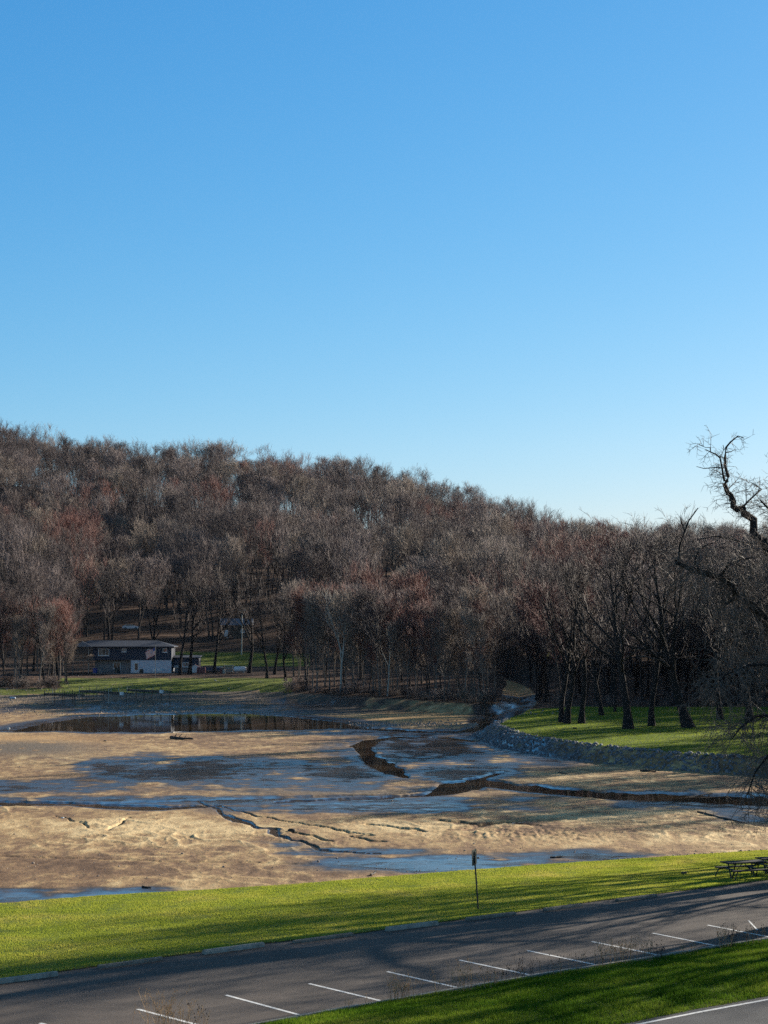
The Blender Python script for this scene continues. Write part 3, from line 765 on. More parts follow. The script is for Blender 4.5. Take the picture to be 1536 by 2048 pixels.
# a few source shapes may be missing among the individuals: use nearest colour-mate
def forest_mass():
    keys = sorted(SRC); used = {k: i for i, k in enumerate(keys)}
    V = []; var = []; rot = []; scl = []
    for (x, y, z, v, cn, sc, rz, px) in rest:
        k = (v, cn)
        if k not in used: k = next((q for q in keys if q[1] == cn), keys[0])
        V.append((x, y, z)); var.append(used[k]); rot.append((0, 0, rz)); scl.append((sc, sc, sc))
    me = bpy.data.meshes.new('far_woods'); me.from_pydata(V, [], [])
    a = me.attributes.new('variant', 'INT', 'POINT'); a.data.foreach_set('value', var)
    a = me.attributes.new('rot', 'FLOAT_VECTOR', 'POINT'); a.data.foreach_set('vector', np.array(rot, np.float32).ravel())
    a = me.attributes.new('scl', 'FLOAT_VECTOR', 'POINT'); a.data.foreach_set('vector', np.array(scl, np.float32).ravel())
    o = link('far_woods', me); tag(o, None, None, kind='stuff')
    ng = bpy.data.node_groups.new('woods', 'GeometryNodeTree')
    ng.interface.new_socket('Geometry', in_out='INPUT', socket_type='NodeSocketGeometry'); ng.interface.new_socket('Geometry', in_out='OUTPUT', socket_type='NodeSocketGeometry')
    gi = ng.nodes.new('NodeGroupInput'); go = ng.nodes.new('NodeGroupOutput'); jn = ng.nodes.new('GeometryNodeJoinGeometry'); L = ng.links.new
    def named(nm, t):
        n = ng.nodes.new('GeometryNodeInputNamedAttribute'); n.data_type = t; n.inputs['Name'].default_value = nm; return n
    nv = named('variant', 'INT'); nr = named('rot', 'FLOAT_VECTOR'); ns = named('scl', 'FLOAT_VECTOR')
    for k, i in used.items():
        cmpn = ng.nodes.new('FunctionNodeCompare'); cmpn.data_type = 'INT'; cmpn.operation = 'EQUAL'
        L(nv.outputs[0], cmpn.inputs[2]); cmpn.inputs[3].default_value = i
        oi = ng.nodes.new('GeometryNodeObjectInfo'); oi.transform_space = 'ORIGINAL'; oi.inputs['Object'].default_value = SRC[k]; oi.inputs['As Instance'].default_value = True
        ip = ng.nodes.new('GeometryNodeInstanceOnPoints')
        L(gi.outputs[0], ip.inputs['Points']); L(cmpn.outputs[0], ip.inputs['Selection']); L(oi.outputs['Geometry'], ip.inputs['Instance'])
        L(nr.outputs[0], ip.inputs['Rotation']); L(ns.outputs[0], ip.inputs['Scale']); L(ip.outputs[0], jn.inputs[0])
    L(jn.outputs[0], go.inputs[0])
    md = o.modifiers.new('woods', 'NODES'); md.node_group = ng
forest_mass()

# mid-distance trees, each with trunk and crown
def variants(bark, tw, base, n, **kw):
    out = []
    for i in range(n):
        k = dict(seed=base+i, h=16, trunk_r=.22, crown0=.35, spread=4.5, limbs=16, subs=5, twigs=5, fine=3, tw_r=.026, up=.14, fork=i % 2, tw_len=1.3); k.update(kw); out.append(split_mesh(k, bark, tw))
    return out
BARK_MID = M_simple('greyish_bark', (.19, .16, .135), .9, .35, 3, spec=.2, rand=.4)
GV = variants(BARK_MID, TW_GREY, 300, 3, h=14, trunk_r=.13, spread=3.2, limbs=15, crown0=.3, fork=2, tw_r=.022)     # thin grove trees
GT = variants(BARK_MID, TW_TAN, 310, 2, h=13, trunk_r=.12, spread=3.0, limbs=15, crown0=.25, fork=1, tw_r=.022)
GR_ = variants(BARK, TW_RED, 320, 2, h=14, trunk_r=.15, spread=4.2, limbs=17, crown0=.3)
TD = variants(BARK_DK, TW_DK, 330, 3, h=20, trunk_r=.40, spread=6.2, limbs=15, crown0=.34, lk=1.9, wander=.17, twigs=4, fine=2)                  # tall dark trees
FB = variants(BARK_DK, TW_GREY, 340, 3, h=19, trunk_r=.24, spread=4.8, limbs=16, crown0=.35)
PALE = split_mesh(dict(seed=360, h=19, trunk_r=.26, crown0=.42, spread=3.4, limbs=11, subs=4, twigs=3, fine=1, tw_r=.03, up=.22, fork=2, tw_len=1.2), BARK_PALE, BARK_PALE)
PALE2 = split_mesh(dict(seed=361, h=15, trunk_r=.2, crown0=.5, spread=2.6, limbs=8, subs=3, twigs=3, fine=1, tw_r=.03, up=.2, fork=1, tw_len=1.), BARK_PALE, BARK_PALE)
SHR = []
for i in range(3):
    r = random.Random(400+i); th = []; tn = []
    for s in range(14):
        d = nrm(np.array([r.gauss(0, .5), r.gauss(0, .5), 1])); q = grow(r, np.array([r.gauss(0, .25), r.gauss(0, .25), 0]), d, r.uniform(1.6, 2.8), .035, 4, .25, .02, .3); th.append((q[0], q[1]))
        for _ in range(12):
            k = r.randint(1, 4); dd = nrm(q[2][k]+perp(r, q[2][k])*.8); w = grow(r, q[0][k], dd, r.uniform(.5, 1.1), .02, 2, .3, 0, .4); tn.append((w[0], w[1]))
            for _ in range(3): tn.append(([w[0][1], w[0][1]+nrm(w[2][1]+perp(r, w[2][1])*.8)*r.uniform(.3, .6)], [.014, .006]))
    SHR.append((chain_mesh('stems', [(th, 4)]), chain_mesh('twigs', [(tn, 3)], False)))
    SHR[-1][0].materials.append(BARK); SHR[-1][1].materials.append(TW_GREY if i != 1 else TW_TAN)
gr = random.Random(21)
def put(lst, px, Y, sc, label, group, name='bare_tree', dz=-.15):
    X = (px-768)/FPX*Y
    return place_split(name, gr.choice(lst), (X, Y, gz(X, Y)+dz), gr.uniform(0, 6.28), sc, label, group)
# centre grove
g_items = []
for k in range(70):
    px = 588+(k+.5)*405/70+gr.uniform(-4, 4); yb = float(np.interp(px, [560, 640, 735, 815, 900, 960, 990], [352, 345, 335, 320, 306, 298, 299]))
    Y = yb+2+gr.random()**1.6*46
    g_items.append((px, Y))
for i, (px, Y) in enumerate(sorted(g_items)):
    u = gr.random(); lst, cw = (GV, 'grey') if u < .38 else ((GT, 'tan') if u < .8 else (GR_, 'reddish'))
    put(lst, px, Y, gr.uniform(.9, 1.42), f'thin {cw} bare tree, {ords(i+1)} from the left in the grove on the middle bank', 'thin trees in the middle grove')
X = (682-768)/FPX*341; place_split('sycamore_tree', PALE, (X, 341, gz(X, 341)), 1.2, 1.0, 'tall pale-barked sycamore standing out white in the middle grove', None)
X = (775-768)/FPX*331; place_split('sycamore_tree', PALE2, (X, 331, gz(X, 331)), .3, .9, 'short pale crooked sycamore at the edge of the middle grove', None)
# left bank wood
items = sorted([(gr.uniform(-60, 150), gr.uniform(352, 425)) for _ in range(30)])
for i, (px, Y) in enumerate(items):
    u = gr.random(); lst, cw = (GR_, 'reddish') if u < .3 else ((FB, 'grey') if u < .65 else ((GT, 'tan') if u < .85 else (GV, 'thin grey')))
    put(lst, px, Y, gr.uniform(.85, 1.15), f'{cw} bare tree, {ords(i+1)} from the left in the wood left of the blue house', 'bare trees left of the blue house')
# trees by the house
for px, Y, s, lb in [(362, 383, .95, 'dark tree trunk just right of the blue house, left one of a pair'), (381, 386, 1.0, 'dark tree trunk just right of the blue house, right one of a pair'), (430, 390, .9, 'slim dark tree in front of the lumber rack'),
                     (500, 392, 1.05, 'dark tree just right of the white tank'), (535, 372, .78, 'thick dark tree standing on the bank right of the tank'), (550, 385, .8, 'dark tree behind the bank at the left end of the grove'), (572, 366, .72, 'dark leaning tree at the left end of the grove'),
                     (300, 430, 1.0, 'dark tree rising behind the roof of the blue house'), (215, 436, 1.1, 'dark tree rising behind the left half of the blue roof')]:
    put(TD, px, Y, s, lb, None)
for px, Y, s, lb in [(147, 384, .55, 'small thin tree in front of the porch of the blue house'), (179, 387, .3, 'very small pale tree below the porch of the blue house')]:
    put(GT, px, Y, s, lb, None)
# right park trees
OAK = split_mesh(dict(seed=371, h=21, trunk_r=.62, crown0=.26, spread=10, limbs=15, subs=6, twigs=5, fine=2, lk=2.3, tw_r=.024, up=.06, fork=2, wander=.2, lean=(-.22, 0), tw_len=1.3), BARK_DK, TW_DK)
OAK2 = split_mesh(dict(seed=372, h=22, trunk_r=.55, crown0=.28, spread=9, limbs=15, subs=6, twigs=5, fine=2, lk=2.3, tw_r=.024, up=.08, fork=1, wander=.18, lean=(-.12, 0), tw_len=1.3), BARK_DK, TW_DK)
for px, py, pr, s, lb in [(1123, 1445, TD[0], .95, 'dark tree at the left end of the park lawn, left of a close pair'), (1134, 1447, TD[1], 1.0, 'dark tree at the left end of the park lawn, right of a close pair'), (1163, 1447, TD[2], .95, 'straight dark tree right of the close pair on the park lawn'),
                          (1203, 1431, TD[1], .8, 'slim tree at the back of the park lawn'), (1230, 1424, FB[0], .8, 'thin tree at the back edge of the park lawn before the wood'), (1257, 1458, OAK2, 1.0, 'leaning dark oak in the middle of the park lawn'),
                          (1303, 1452, TD[0], 1.0, 'dark tree between the two oaks on the park lawn'), (1377, 1456, OAK, 1.05, 'big spreading dark oak leaning left on the park lawn'), (1440, 1440, TD[2], 1.0, 'dark tree right of the big spreading oak'), (1500, 1445, OAK2, .9, 'dark oak at the right end of the park lawn')]:
    x, y, z = ground_at(px, py, 170, 420)
    place_split('oak_tree' if pr in (OAK, OAK2) else 'bare_tree', pr, (x, y, z-.1), rnd.uniform(-.3, .3) if pr in (OAK, OAK2) else rnd.uniform(0, 6), s, lb, None)
# wood behind the park lawn
wi = []
yy = 284.
while yy < 432:
    xx = max(26., .078*yy)+2
    while xx < .235*yy:
        wi.append((768+FPX*(xx+gr.uniform(-2, 2))/yy, yy+gr.uniform(-3, 3))); xx += 6.6
    yy += 10.5
wi = [w for w in wi if w[0] < 1600]; wi.sort(); print('wood right', len(wi))
for i, (px, Y) in enumerate(wi):
    rr = red_field(px, 1130); u = gr.random(); lst, cw = (GR_, 'reddish') if u < rr*.5+.06 else ((FB, 'grey') if u < .62 else ((TD, 'dark')))
    s = gr.uniform(.85, 1.12)*(1.25 if lst is GR_ else 1)
    put(lst, px, Y, s, f'{cw} bare tree, {ords(i+1)} from the left in the wood behind the park lawn', 'bare trees behind the park lawn')
# shrubs on the middle bank
sh = []
for k in range(27):
    px = 575+k*15.6+gr.uniform(-4, 4); yb = float(np.interp(px, [560, 640, 735, 815, 900, 960, 990], [352, 344, 333, 319, 305, 297, 298]))
    sh.append((px, yb+gr.uniform(-.6, 5)))
for k in range(12): sh.append((gr.uniform(-20, 110), gr.uniform(350, 358)))
for k in range(16): sh.append((gr.uniform(1075, 1520), gr.uniform(279, 292)))
sh.sort()
for i, (px, Y) in enumerate(sh):
    X = (px-768)/FPX*Y; e = empty('shrub', (X, Y, gz(X, Y)-.1), gr.uniform(0, 6)); s = gr.uniform(.45, .95); e.scale = (s*1.3, s*1.3, s)
    a, b = gr.choice(SHR); link('stems', a, None, e); link('twigs', b, None, e)
    tag(e, f'dark leafless shrub, {ords(i+1)} from the left along the far banks and wood edges', 'shrub', 'leafless shrubs along the far banks')

# ------------------------------------------------------------------ the big near tree
def big_tree():
    TX, TY = 24.0, 88.0
    D = 88.
    def W(l, dy=0, dy1=None):
        n = len(l); dy1 = dy if dy1 is None else dy1
        return [np.array(atd(p[0], p[1], D+dy+(dy1-dy)*i/(n-1))) for i, p in enumerate(l)]
    limbs = []
    def limb(pl, w0, w1, dy=0, dy1=None, tw=1.):
        P = W(pl, dy, dy1); k = D/FPX/2; n = len(P)
        rs = [(w0+(w1-w0)*(i/(n-1))**.8)*k for i in range(n)]; limbs.append((P, rs, tw))
    base = np.array([TX, TY, gz(TX, TY)-.2])
    tp = [base, base+(0, 0, 1.2), base+(-.2, .1, 4), base+(-.5, 0, 7), base+(-1.0, -.2, 10), base+(-1.2, .3, 13), base+(-.8, .5, 16.5), base+(-.2, .4, 19.5)]
    limbs.append((tp, [.8, .58, .50, .45, .38, .28, .18, .06], .3))
    limb([(1725, 1360), (1660, 1240), (1600, 1170), (1560, 1125), (1536, 1102), (1527, 1082), (1507, 1069), (1507, 1039), (1487, 1026), (1486, 1016), (1474, 1019), (1466, 1013), (1467, 1003), (1462, 991), (1454, 983), (1449, 968), (1454, 962), (1457, 953), (1451, 935), (1450, 915), (1452, 895), (1461, 884), (1476, 872), (1488, 876)], 26, 1.4, 0, -1.5)
    limb([(1449, 962), (1446, 950), (1444, 935), (1440, 916), (1431, 908), (1419, 903), (1411, 899)], 5, 1.6, -1.4, -2.2)
    limb([(1440, 916), (1448, 898), (1446, 890)], 3, 1.2, -1.9, -1.9); limb([(1421, 903), (1420, 895), (1411, 895), (1395, 887)], 2, .8, -2.1, -2.6)
    limb([(1444, 936), (1430, 935), (1408, 937), (1393, 933)], 3, 1, -1.6, -2.8); limb([(1452, 905), (1463, 903), (1469, 899)], 2.5, 1, -1.5, -1)
    limb([(1486, 1014), (1496, 1003), (1510, 990), (1523, 979), (1512, 970), (1502, 965)], 4.5, 1.5, -1, .5)
    limb([(1750, 1420), (1640, 1320), (1580, 1275), (1536, 1245), (1516, 1222), (1490, 1201), (1472, 1192), (1471, 1184), (1463, 1169), (1441, 1154), (1400, 1144), (1375, 1135), (1352, 1124)], 26, 9, 1.5, -2.5)
    limb([(1354, 1128), (1358, 1119), (1360, 1089), (1369, 1064), (1378, 1041), (1396, 1016)], 6, 2, -2.5, -2.8, .1); limb([(1369, 1062), (1361, 1039), (1362, 1030)], 3, 1, -2.6, -2.6, .1)
    limb([(1472, 1194), (1462, 1203), (1452, 1206)], 8, 4, -1.2, -2); limb([(1440, 1153), (1459, 1127), (1482, 1119), (1510, 1115)], 6, 2, -1.5, -3)
    limb([(1400, 1144), (1390, 1120), (1400, 1095), (1430, 1085)], 4, 1.5, -2, -4); limb([(1527, 1082), (1500, 1088), (1470, 1080), (1430, 1072), (1395, 1080)], 5, 1.5, -.5, -3.5)
    limb([(1740, 1390), (1620, 1210), (1570, 1110), (1545, 1060), (1540, 1020), (1520, 1000)], 16, 3, 3, 1); limb([(1600, 1170), (1570, 1060), (1560, 960), (1540, 900)], 12, 2, 0, 3)
    limb([(1735, 1440), (1640, 1395), (1580, 1400), (1536, 1432), (1512, 1432), (1482, 1455), (1462, 1480)], 14, 2, -1, -5, .75)
    limb([(1735, 1460), (1650, 1430), (1590, 1450), (1545, 1500), (1510, 1545), (1495, 1590)], 12, 1.5, -2, -6, .75)
    limb([(1735, 1420), (1620, 1330), (1560, 1330), (1500, 1330), (1450, 1350), (1420, 1390)], 12, 1.5, -2, -6, .75)
    limb([(1735, 1420), (1620, 1300), (1550, 1270), (1500, 1265), (1450, 1280)], 12, 1.5, 3, 6, .8)
    limb([(1745, 1480), (1660, 1470), (1600, 1500), (1560, 1560), (1535, 1610)], 9, 1.5, -3, -6, .75)
    for a in ((2.5, 4.0), (.4, 3.2), (1.3, 4.2), (-.6, 3.6), (3.6, 3.9)):   # limbs on the far and right sides
        z0 = 6+a[1]*1.3; p = base+(0, 0, z0); pts = [p]; d = nrm(np.array([math.cos(a[0])+.5, math.sin(a[0]), .55]))
        for _ in range(6): d = nrm(d+perp(rnd, d)*.25+np.array([0, 0, .02])); p = p+d*1.25; pts.append(p)
        limbs.append((pts, [.24, .19, .15, .12, .09, .06, .03], .8))
    r = random.Random(77); thin = []
    def lerp(P, rs, t):
        x = t*(len(P)-1); i = min(int(x), len(P)-2); f = x-i; return P[i]*(1-f)+P[i+1]*f, rs[i]*(1-f)+rs[i+1]*f, nrm(P[i+1]-P[i])
    for li, (P, rs, tw) in enumerate(limbs):
        L = sum(np.linalg.norm(P[i+1]-P[i]) for i in range(len(P)-1)); n = int(L*11*tw)
        if li == 0: n = 20
        up_ = li in (1, 2, 3, 4, 5, 6, 7)
        for k in range(n):
            t = r.uniform(.12 if L > 6 else .05, 1); p, rr, d = lerp(P, rs, t)
            if p[2] > 15.2 and r.random() < (.62 if p[2] < 18.8 else .85): continue
            if p[2] > 15.2: Lb = r.uniform(.35, 1.05); dr = r.uniform(-.05, .08)
            else: Lb = r.uniform(.9, 2.3); dr = r.uniform(.05, .26)
            dd = nrm(d*.5+perp(r, d)); q = grow(r, p, dd, Lb, min(.02, rr*.7), 5, .2, -dr, .35); thin.append((q[0], q[1]))
            for _ in range(5 if Lb > 1 else 4):
                j = r.randint(1, 5); d2 = nrm(q[2][j]*.6+perp(r, q[2][j])); L2 = r.uniform(.3, 1.0)*(Lb/1.6)**.5; w = grow(r, q[0][j], d2, L2, .012, 3, .2, -dr*1.3, .4); thin.append((w[0], w[1]))
                for _ in range(3):
                    j2 = r.randint(1, 3); d3 = nrm(w[2][j2]*.6+perp(r, w[2][j2])+np.array([0, 0, -dr])); thin.append(([w[0][j2], w[0][j2]+d3*r.uniform(.12, .4)], [.009, .004]))
    e = empty('oak_tree', tuple(base)); inv = np.array(base)
    tk = chain_mesh('trunk', [([([p-inv for p in P], rs) for P, rs, _ in limbs], 9)]); cr = chain_mesh('crown', [([([p-inv for p in P], rs) for P, rs in thin], 3)], False)
    link('trunk', tk, BARK_DK, e); link('crown', cr, M_twig('oak_twigs', (.13, .105, .09), (.15, .12, .10), (.17, .14, .12)), e)
    tag(e, 'large gnarled near tree with drooping twigs reaching in from the right edge', 'tree')
    print('big tree thin', len(thin))
big_tree()
# trees just outside the frame on the right whose shadows fall across the lot
SHT = [split_mesh(dict(seed=380+i, h=17+i, trunk_r=.4, crown0=.28, spread=7, limbs=22, subs=7, twigs=6, fine=3, tw_r=.022, up=.06, fork=2, wander=.22, tw_len=1.1), BARK_DK, TW_DK) for i in range(2)]+[split_mesh(dict(seed=390, h=18, trunk_r=.5, crown0=.25, spread=7.5, limbs=15, subs=4, twigs=3, fine=1, tw_r=.03, up=.05, fork=3, wander=.25, tw_len=1.1), BARK_DK, TW_DK)]
for i, (x, y, s, k) in enumerate([(41, 85, 1.1, 2), (31, 87, .95, 2), (56, 97, 1.1, 1), (38, 103, 1.1, 1), (47, 110, 1.1, 2), (33, 94, .75, 2)]):
    place_split('oak_tree', SHT[k], (x, y, gz(x, y)-.1), i*1.3, s, f'bare tree outside the right edge of the photo shading the lot, {ords(i+1)} of six', 'trees beyond the right edge')

# ------------------------------------------------------------------ small objects of the place
NAVY = M_simple('navy_siding', (.022, .034, .06), .7, .15, 2, rand=0)
def siding(m):
    nt = m.node_tree; N = NT(nt); v = N.coord((.02, .02, 1)); w = N.n('ShaderNodeTexWave', bands_direction='Z'); w.inputs['Scale'].default_value = 1.6; N.l(v, w.inputs['Vector'])
    N.l(N.bump(w.outputs['Fac'], .5, .03), nt.nodes['Principled BSDF'].inputs['Normal'])
siding(NAVY)
SLATE = M_simple('slate_roof', (.028, .038, .06), .75, .25, 3, bump=.5)
WHITE = M_simple('white_trim', (.75, .75, .73), .5, .06, 3)
WHITEWALL = M_simple('white_block_wall', (.62, .65, .70), .8, .12, 1.5, bump=.4)
GREYW = M_simple('grey_concrete', (.20, .20, .20), .9, .25, 1.5, bump=.4)
WOOD = M_simple('weathered_wood', (.20, .16, .12), .85, .35, 5, bump=.5)
WOODP = M_simple('pale_board', (.52, .48, .40), .8, .2, 5, bump=.4)
BROWNW = M_simple('brown_siding', (.09, .06, .04), .8, .25, 2, bump=.4)
DKMET = M_simple('dark_metal', (.025, .03, .028), .5, .2, 6, metal=.4)
GREYMET = M_simple('galvanized_metal', (.10, .11, .11), .5, .2, 6, metal=.5)
TANKW = M_simple('white_tank_paint', (.78, .79, .8), .35, .05, 2)
REDC = M_simple('red_cloth', (.75, .10, .10), .8, .15, 2); BLUEC = M_simple('blue_cloth', (.04, .06, .25), .8, .1, 2); PINKC = M_simple('faded_pink_tarp', (.48, .27, .22), .8, .2, 2)
MAROON = M_simple('maroon_paint', (.16, .03, .03), .5, .1, 2); DKB = M_simple('dark_blue_paint', (.03, .045, .10), .4, .1, 2)
def glass_m():
    m, nt, b = mat('window_glass'); b.inputs['Base Color'].default_value = (.03, .04, .05, 1); b.inputs['Roughness'].default_value = .08; return m
GLASS = glass_m()
STONED = M_simple('dark_stone', (.06, .05, .045), .9, .4, 6, bump=.6)
BLKWOOD = M_simple('wet_dark_wood', (.045, .035, .028), .8, .4, 6, bump=.6)
def window(par, x0, x1, z0, z1, y=-.0, n=2, fr=WHITE):
    w = .10; mb = MB()
    for a, b, c, d in ((x0, x1, z1-w, z1), (x0, x1, z0, z0+w), (x0, x0+w, z0+w, z1-w), (x1-w, x1, z0+w, z1-w)): mb.box(a, b, y-.07, y-.005, c, d)
    for k in range(1, n): xc = x0+(x1-x0)*k/n; mb.box(xc-.03, xc+.03, y-.06, y-.008, z0+w, z1-w)
    f = mb.build('window', fr, par)
    MB().box(x0+w, x1-w, y-.04, y-.012, z0+w, z1-w).build('pane', GLASS, f); MB().box(x0-.08, x1+.08, y-.16, y-.004, z0-.08, z0-.003).build('sill', fr, f)
    return f
def hip_roof(mb, x0, x1, y0, y1, z0, z1, hipl=3., hipr=3., th=.18):
    ym = (y0+y1)/2
    v = [(x0, y0, z0), (x1, y0, z0), (x1, y1, z0), (x0, y1, z0), (x0+hipl, ym, z1), (x1-hipr, ym, z1)]
    t = [(a, b, c+th) for a, b, c in v]
    mb.add(v[:4]+t, [(3, 2, 1, 0), (0, 1, 5, 4), (1, 2, 6, 5), (2, 3, 7, 6), (3, 0, 4, 7), (4, 5, 9, 8), (5, 6, 9), (6, 7, 8, 9), (7, 4, 8)])
def blue_house():
    Y = 392.; k = Y/FPX; x0 = (150-768)*k; z0 = gz(x0+12, Y+3)+.1
    e = empty('house', (x0, Y, z0), R(1.5)); f = lambda px: (px-152)*k
    gz_ = z0-.9
    MB().box(f(265), f(345), 0, 8.5, -1.2, 2.62).build('lower_wall', WHITEWALL, e)
    MB().box(f(192), f(265)-.01, 1.6, 8.5, -1.2, 2.62).build('basement_wall', GREYW, e)
    MB().box(f(190), f(346), -.12, 8.6, 2.63, 5.35).build('upper_wall', NAVY, e)
    mb = MB(); hip_roof(mb, f(150)-.3, f(346)+.6, -1.0, 9.4, 5.36, 6.6, 3.2, 4.2); mb.build('roof', SLATE, e)
    mb = MB(); mb.box(f(150), f(190)-.02, -.1, 6, 2.45, 2.63)
    MBp = mb.build('porch_deck', WOOD, e)
    for i, px in enumerate((150.5, 160, 171, 181)):
        MB().box(f(px)-.08, f(px)+.08, -.02, .14, -1.0, 2.44).box(f(px)-.07, f(px)+.07, 0, .13, 2.64, 5.34).build('porch_post', WOODP if px > 180 else WOOD, e)
    mb = MB(); mb.box(f(151), f(189), 0.02, .08, 3.45, 3.52)
    for i in range(22): xx = f(151)+(f(189)-f(151))*i/21; mb.box(xx-.02, xx+.02, .03, .07, 2.64, 3.44)
    mb.build('railing', WOOD, e)
    mb = MB(); mb.add([(f(151), -1.25, 5.5), (f(189), -1.25, 5.5), (f(170), -1.25, 6.7), (f(151), -1.05, 5.5), (f(189), -1.05, 5.5), (f(170), -1.05, 6.7)], [(0, 1, 2), (5, 4, 3), (0, 3, 4, 1), (1, 4, 5, 2), (2, 5, 3, 0)]); mb.build('porch_gable', M_simple('grey_siding', (.2, .22, .25), .7), e)
    window(e, f(200), f(222), 3.55, 5.05, -.12, 3); window(e, f(247), f(256), 4.35, 5.05, -.12, 2); window(e, f(297), f(308), 4.3, 4.95, -.12, 2); window(e, f(328), f(337), 4.25, 5.1, -.12, 1)
    d = MB().box(f(271), f(281), -.06, -.003, -.05, 2.15).build('door', WHITE, e); MB().box(f(273), f(279), -.085, -.062, .5, 1.9).build('pane', GLASS, d)
    window(e, f(228), f(243), .7, 2.1, 1.6, 2)
    MB().box(f(190), f(352), -3.2, -.2, -1.5, -.12).build('patio', GREYW, e)
    tag(e, 'dark navy blue two-storey house with slate roof and white lower wall', 'house')
    # annex
    a = empty('shed', (x0+f(345)+.3, Y+2.5, z0-.1)); 
    MB().box(0.2, 5.2, .2, 4.5, -.8, 1.0).build('base_wall', GREYW, a); MB().box(0, 5.4, 0, 4.7, 1.01, 3.1).build('wall', NAVY, a)
    mb = MB(); mb.add([(-.3, -.5, 3.11), (5.7, -.5, 3.11), (5.7, 5, 3.5), (-.3, 5, 3.5), (-.3, -.5, 3.27), (5.7, -.5, 3.27), (5.7, 5, 3.66), (-.3, 5, 3.66)], [(3, 2, 1, 0), (4, 5, 6, 7), (0, 1, 5, 4), (1, 2, 6, 5), (2, 3, 7, 6), (3, 0, 4, 7)]); mb.build('roof', SLATE, a)
    window(a, 1.9, 3.3, 1.2, 2.2, 0, 4); window(a, .2, 1.2, 1.2, 1.5, 0, 1)
    tag(a, 'small low navy shed against the right end of the blue house', 'shed')
    # patio chairs, bins
    for i, (px, m, lb) in enumerate([(313, WHITE, 'white plastic chair on the patio under the pink flag'), (322, WHITE, 'white plastic chair on the patio right of the flag'), (329, WHITE, 'white plastic chair nearest the right corner of the blue house')]):
        c = empty('patio_chair', (x0+f(px), Y-1.6, z0-.12), rnd.uniform(-.6, .6))
        MB().box(-.25, .25, -.25, .25, .40, .45, .01).build('seat', m, c); MB().box(-.25, .25, .21, .25, .451, .95, .01).build('backrest', m, c)
        for sx in (-1, 1):
            for sy in (-1, 1): MB().box(sx*.22-.02, sx*.22+.02, sy*.22-.02, sy*.22+.02, 0, .399).build('leg', m, c)
        tag(c, lb, 'chair')
    for px, s, m, lb in [(196, .5, BLUEC, 'blue barrel under the porch of the blue house'), (208, .45, GREYW, 'grey bin below the big window of the blue house'), (240, .55, DKMET, 'black barrel left of the white lower wall'), (288, .4, DKMET, 'dark bin beside the white basement door')]:
        mb = MB(); mb.tube([(0, 0, 0), (0, 0, .05), (0, 0, 1.0*s*2), (0, 0, 1.05*s*2)], [s*.85, s, s, s*.9], 14); o = mb.build('barrel', m, smooth=False); o.location = (x0+f(px), Y-1.2, z0-.12); tag(o, lb, 'barrel')
    # flag on its pole
    px = 312; Yp = 372.; X = (px-768)/FPX*Yp; zg = gz(X, Yp)
    p = MB().tube([(X, Yp, zg-.1), (X, Yp, zg+6.8)], .05, 8).build('flagpole', GREYMET); tag(p, 'slim grey flagpole on the lawn in front of the blue house', 'flagpole')
    def fv(u, v):   # hanging, lightly waved cloth
        return (X-.06-u*2.0+.5*v*u*.6, Yp+.12*math.sin(u*9), zg+6.3-v*1.5-u*1.0-.05*math.sin(u*6))
    fl = empty('flag', (X, Yp, zg+5.5)); off = Vector((X, Yp, zg+5.5))
    mr, mw, mbz = MB(), MB(), MB(); nu = 12; ns = 13
    for j in range(ns):
        for i in range(nu):
            u0, u1, v0, v1 = i/nu, (i+1)/nu, j/ns, (j+1)/ns
            q = [Vector(fv(u0, v0))-off, Vector(fv(u1, v0))-off, Vector(fv(u1, v1))-off, Vector(fv(u0, v1))-off]
            q2 = [a+Vector((0, .012, 0)) for a in q]
            t = mbz if (u1 < .3 and j < 5) else (mr if j % 2 == 0 else mw)
            t.add(q+q2, [(3, 2, 1, 0), (4, 5, 6, 7), (0, 1, 5, 4), (2, 3, 7, 6)])
    mr.build('red_stripes', REDC, fl); mw.build('white_stripes', WHITE, fl); mbz.build('canton', BLUEC, fl)
    tag(fl, 'red and white striped flag with blue canton hanging by the white wall', 'flag')
blue_house()
def simple_house(name, loc, rz, w, d, h, wallm, roofm, label, wins, door=None, cols=0):
    e = empty(name, loc, rz)
    MB().box(0, w, 0, d, -2.5, h).build('wall', wallm, e)
    mb = MB(); rh = d*.28; o = .5
    mb.prism([(-o, h+.01), (d+o, h+.01), (d+o, h+.16), (d/2, h+rh+.16), (-o, h+.16)], 'x', -o, w+o); mb.build('roof', roofm, e)
    for (a, b, c, dd) in wins: window(e, a, b, c, dd, 0, 2)
    if door: q = MB().box(door, door+.95, -.05, -.003, 0, 2.1).build('door', WHITE, e); MB().box(door+.8, door+.86, -.09, -.052, .95, 1.05).build('handle', DKMET, q)
    for i in range(cols): xx = .3+(w-.6)*i/max(1, cols-1); MB().box(xx-.14, xx+.14, -2.0, -1.75, -1.5, h).build('porch_column', WHITE, e)
    if cols: MB().box(0, w, -2.2, -.01, h-.25, h).build('porch_roof', roofm, e)
    return tag(e, label, 'house' if name == 'house' else 'garage')
def at_d(px, Y): X = (px-768)/FPX*Y; return (X, Y, gz(X, Y))
p = at_d(441, 497); simple_house('garage', (p[0], p[1], p[2]), 0, 8.2, 6, 3.4, BROWNW, M_simple('pale_metal_roof', (.17, .20, .25), .6), 'brown garage with pale metal roof behind the sunlit lawn', [(5.6, 6.6, 1.4, 2.3)], 1.2)
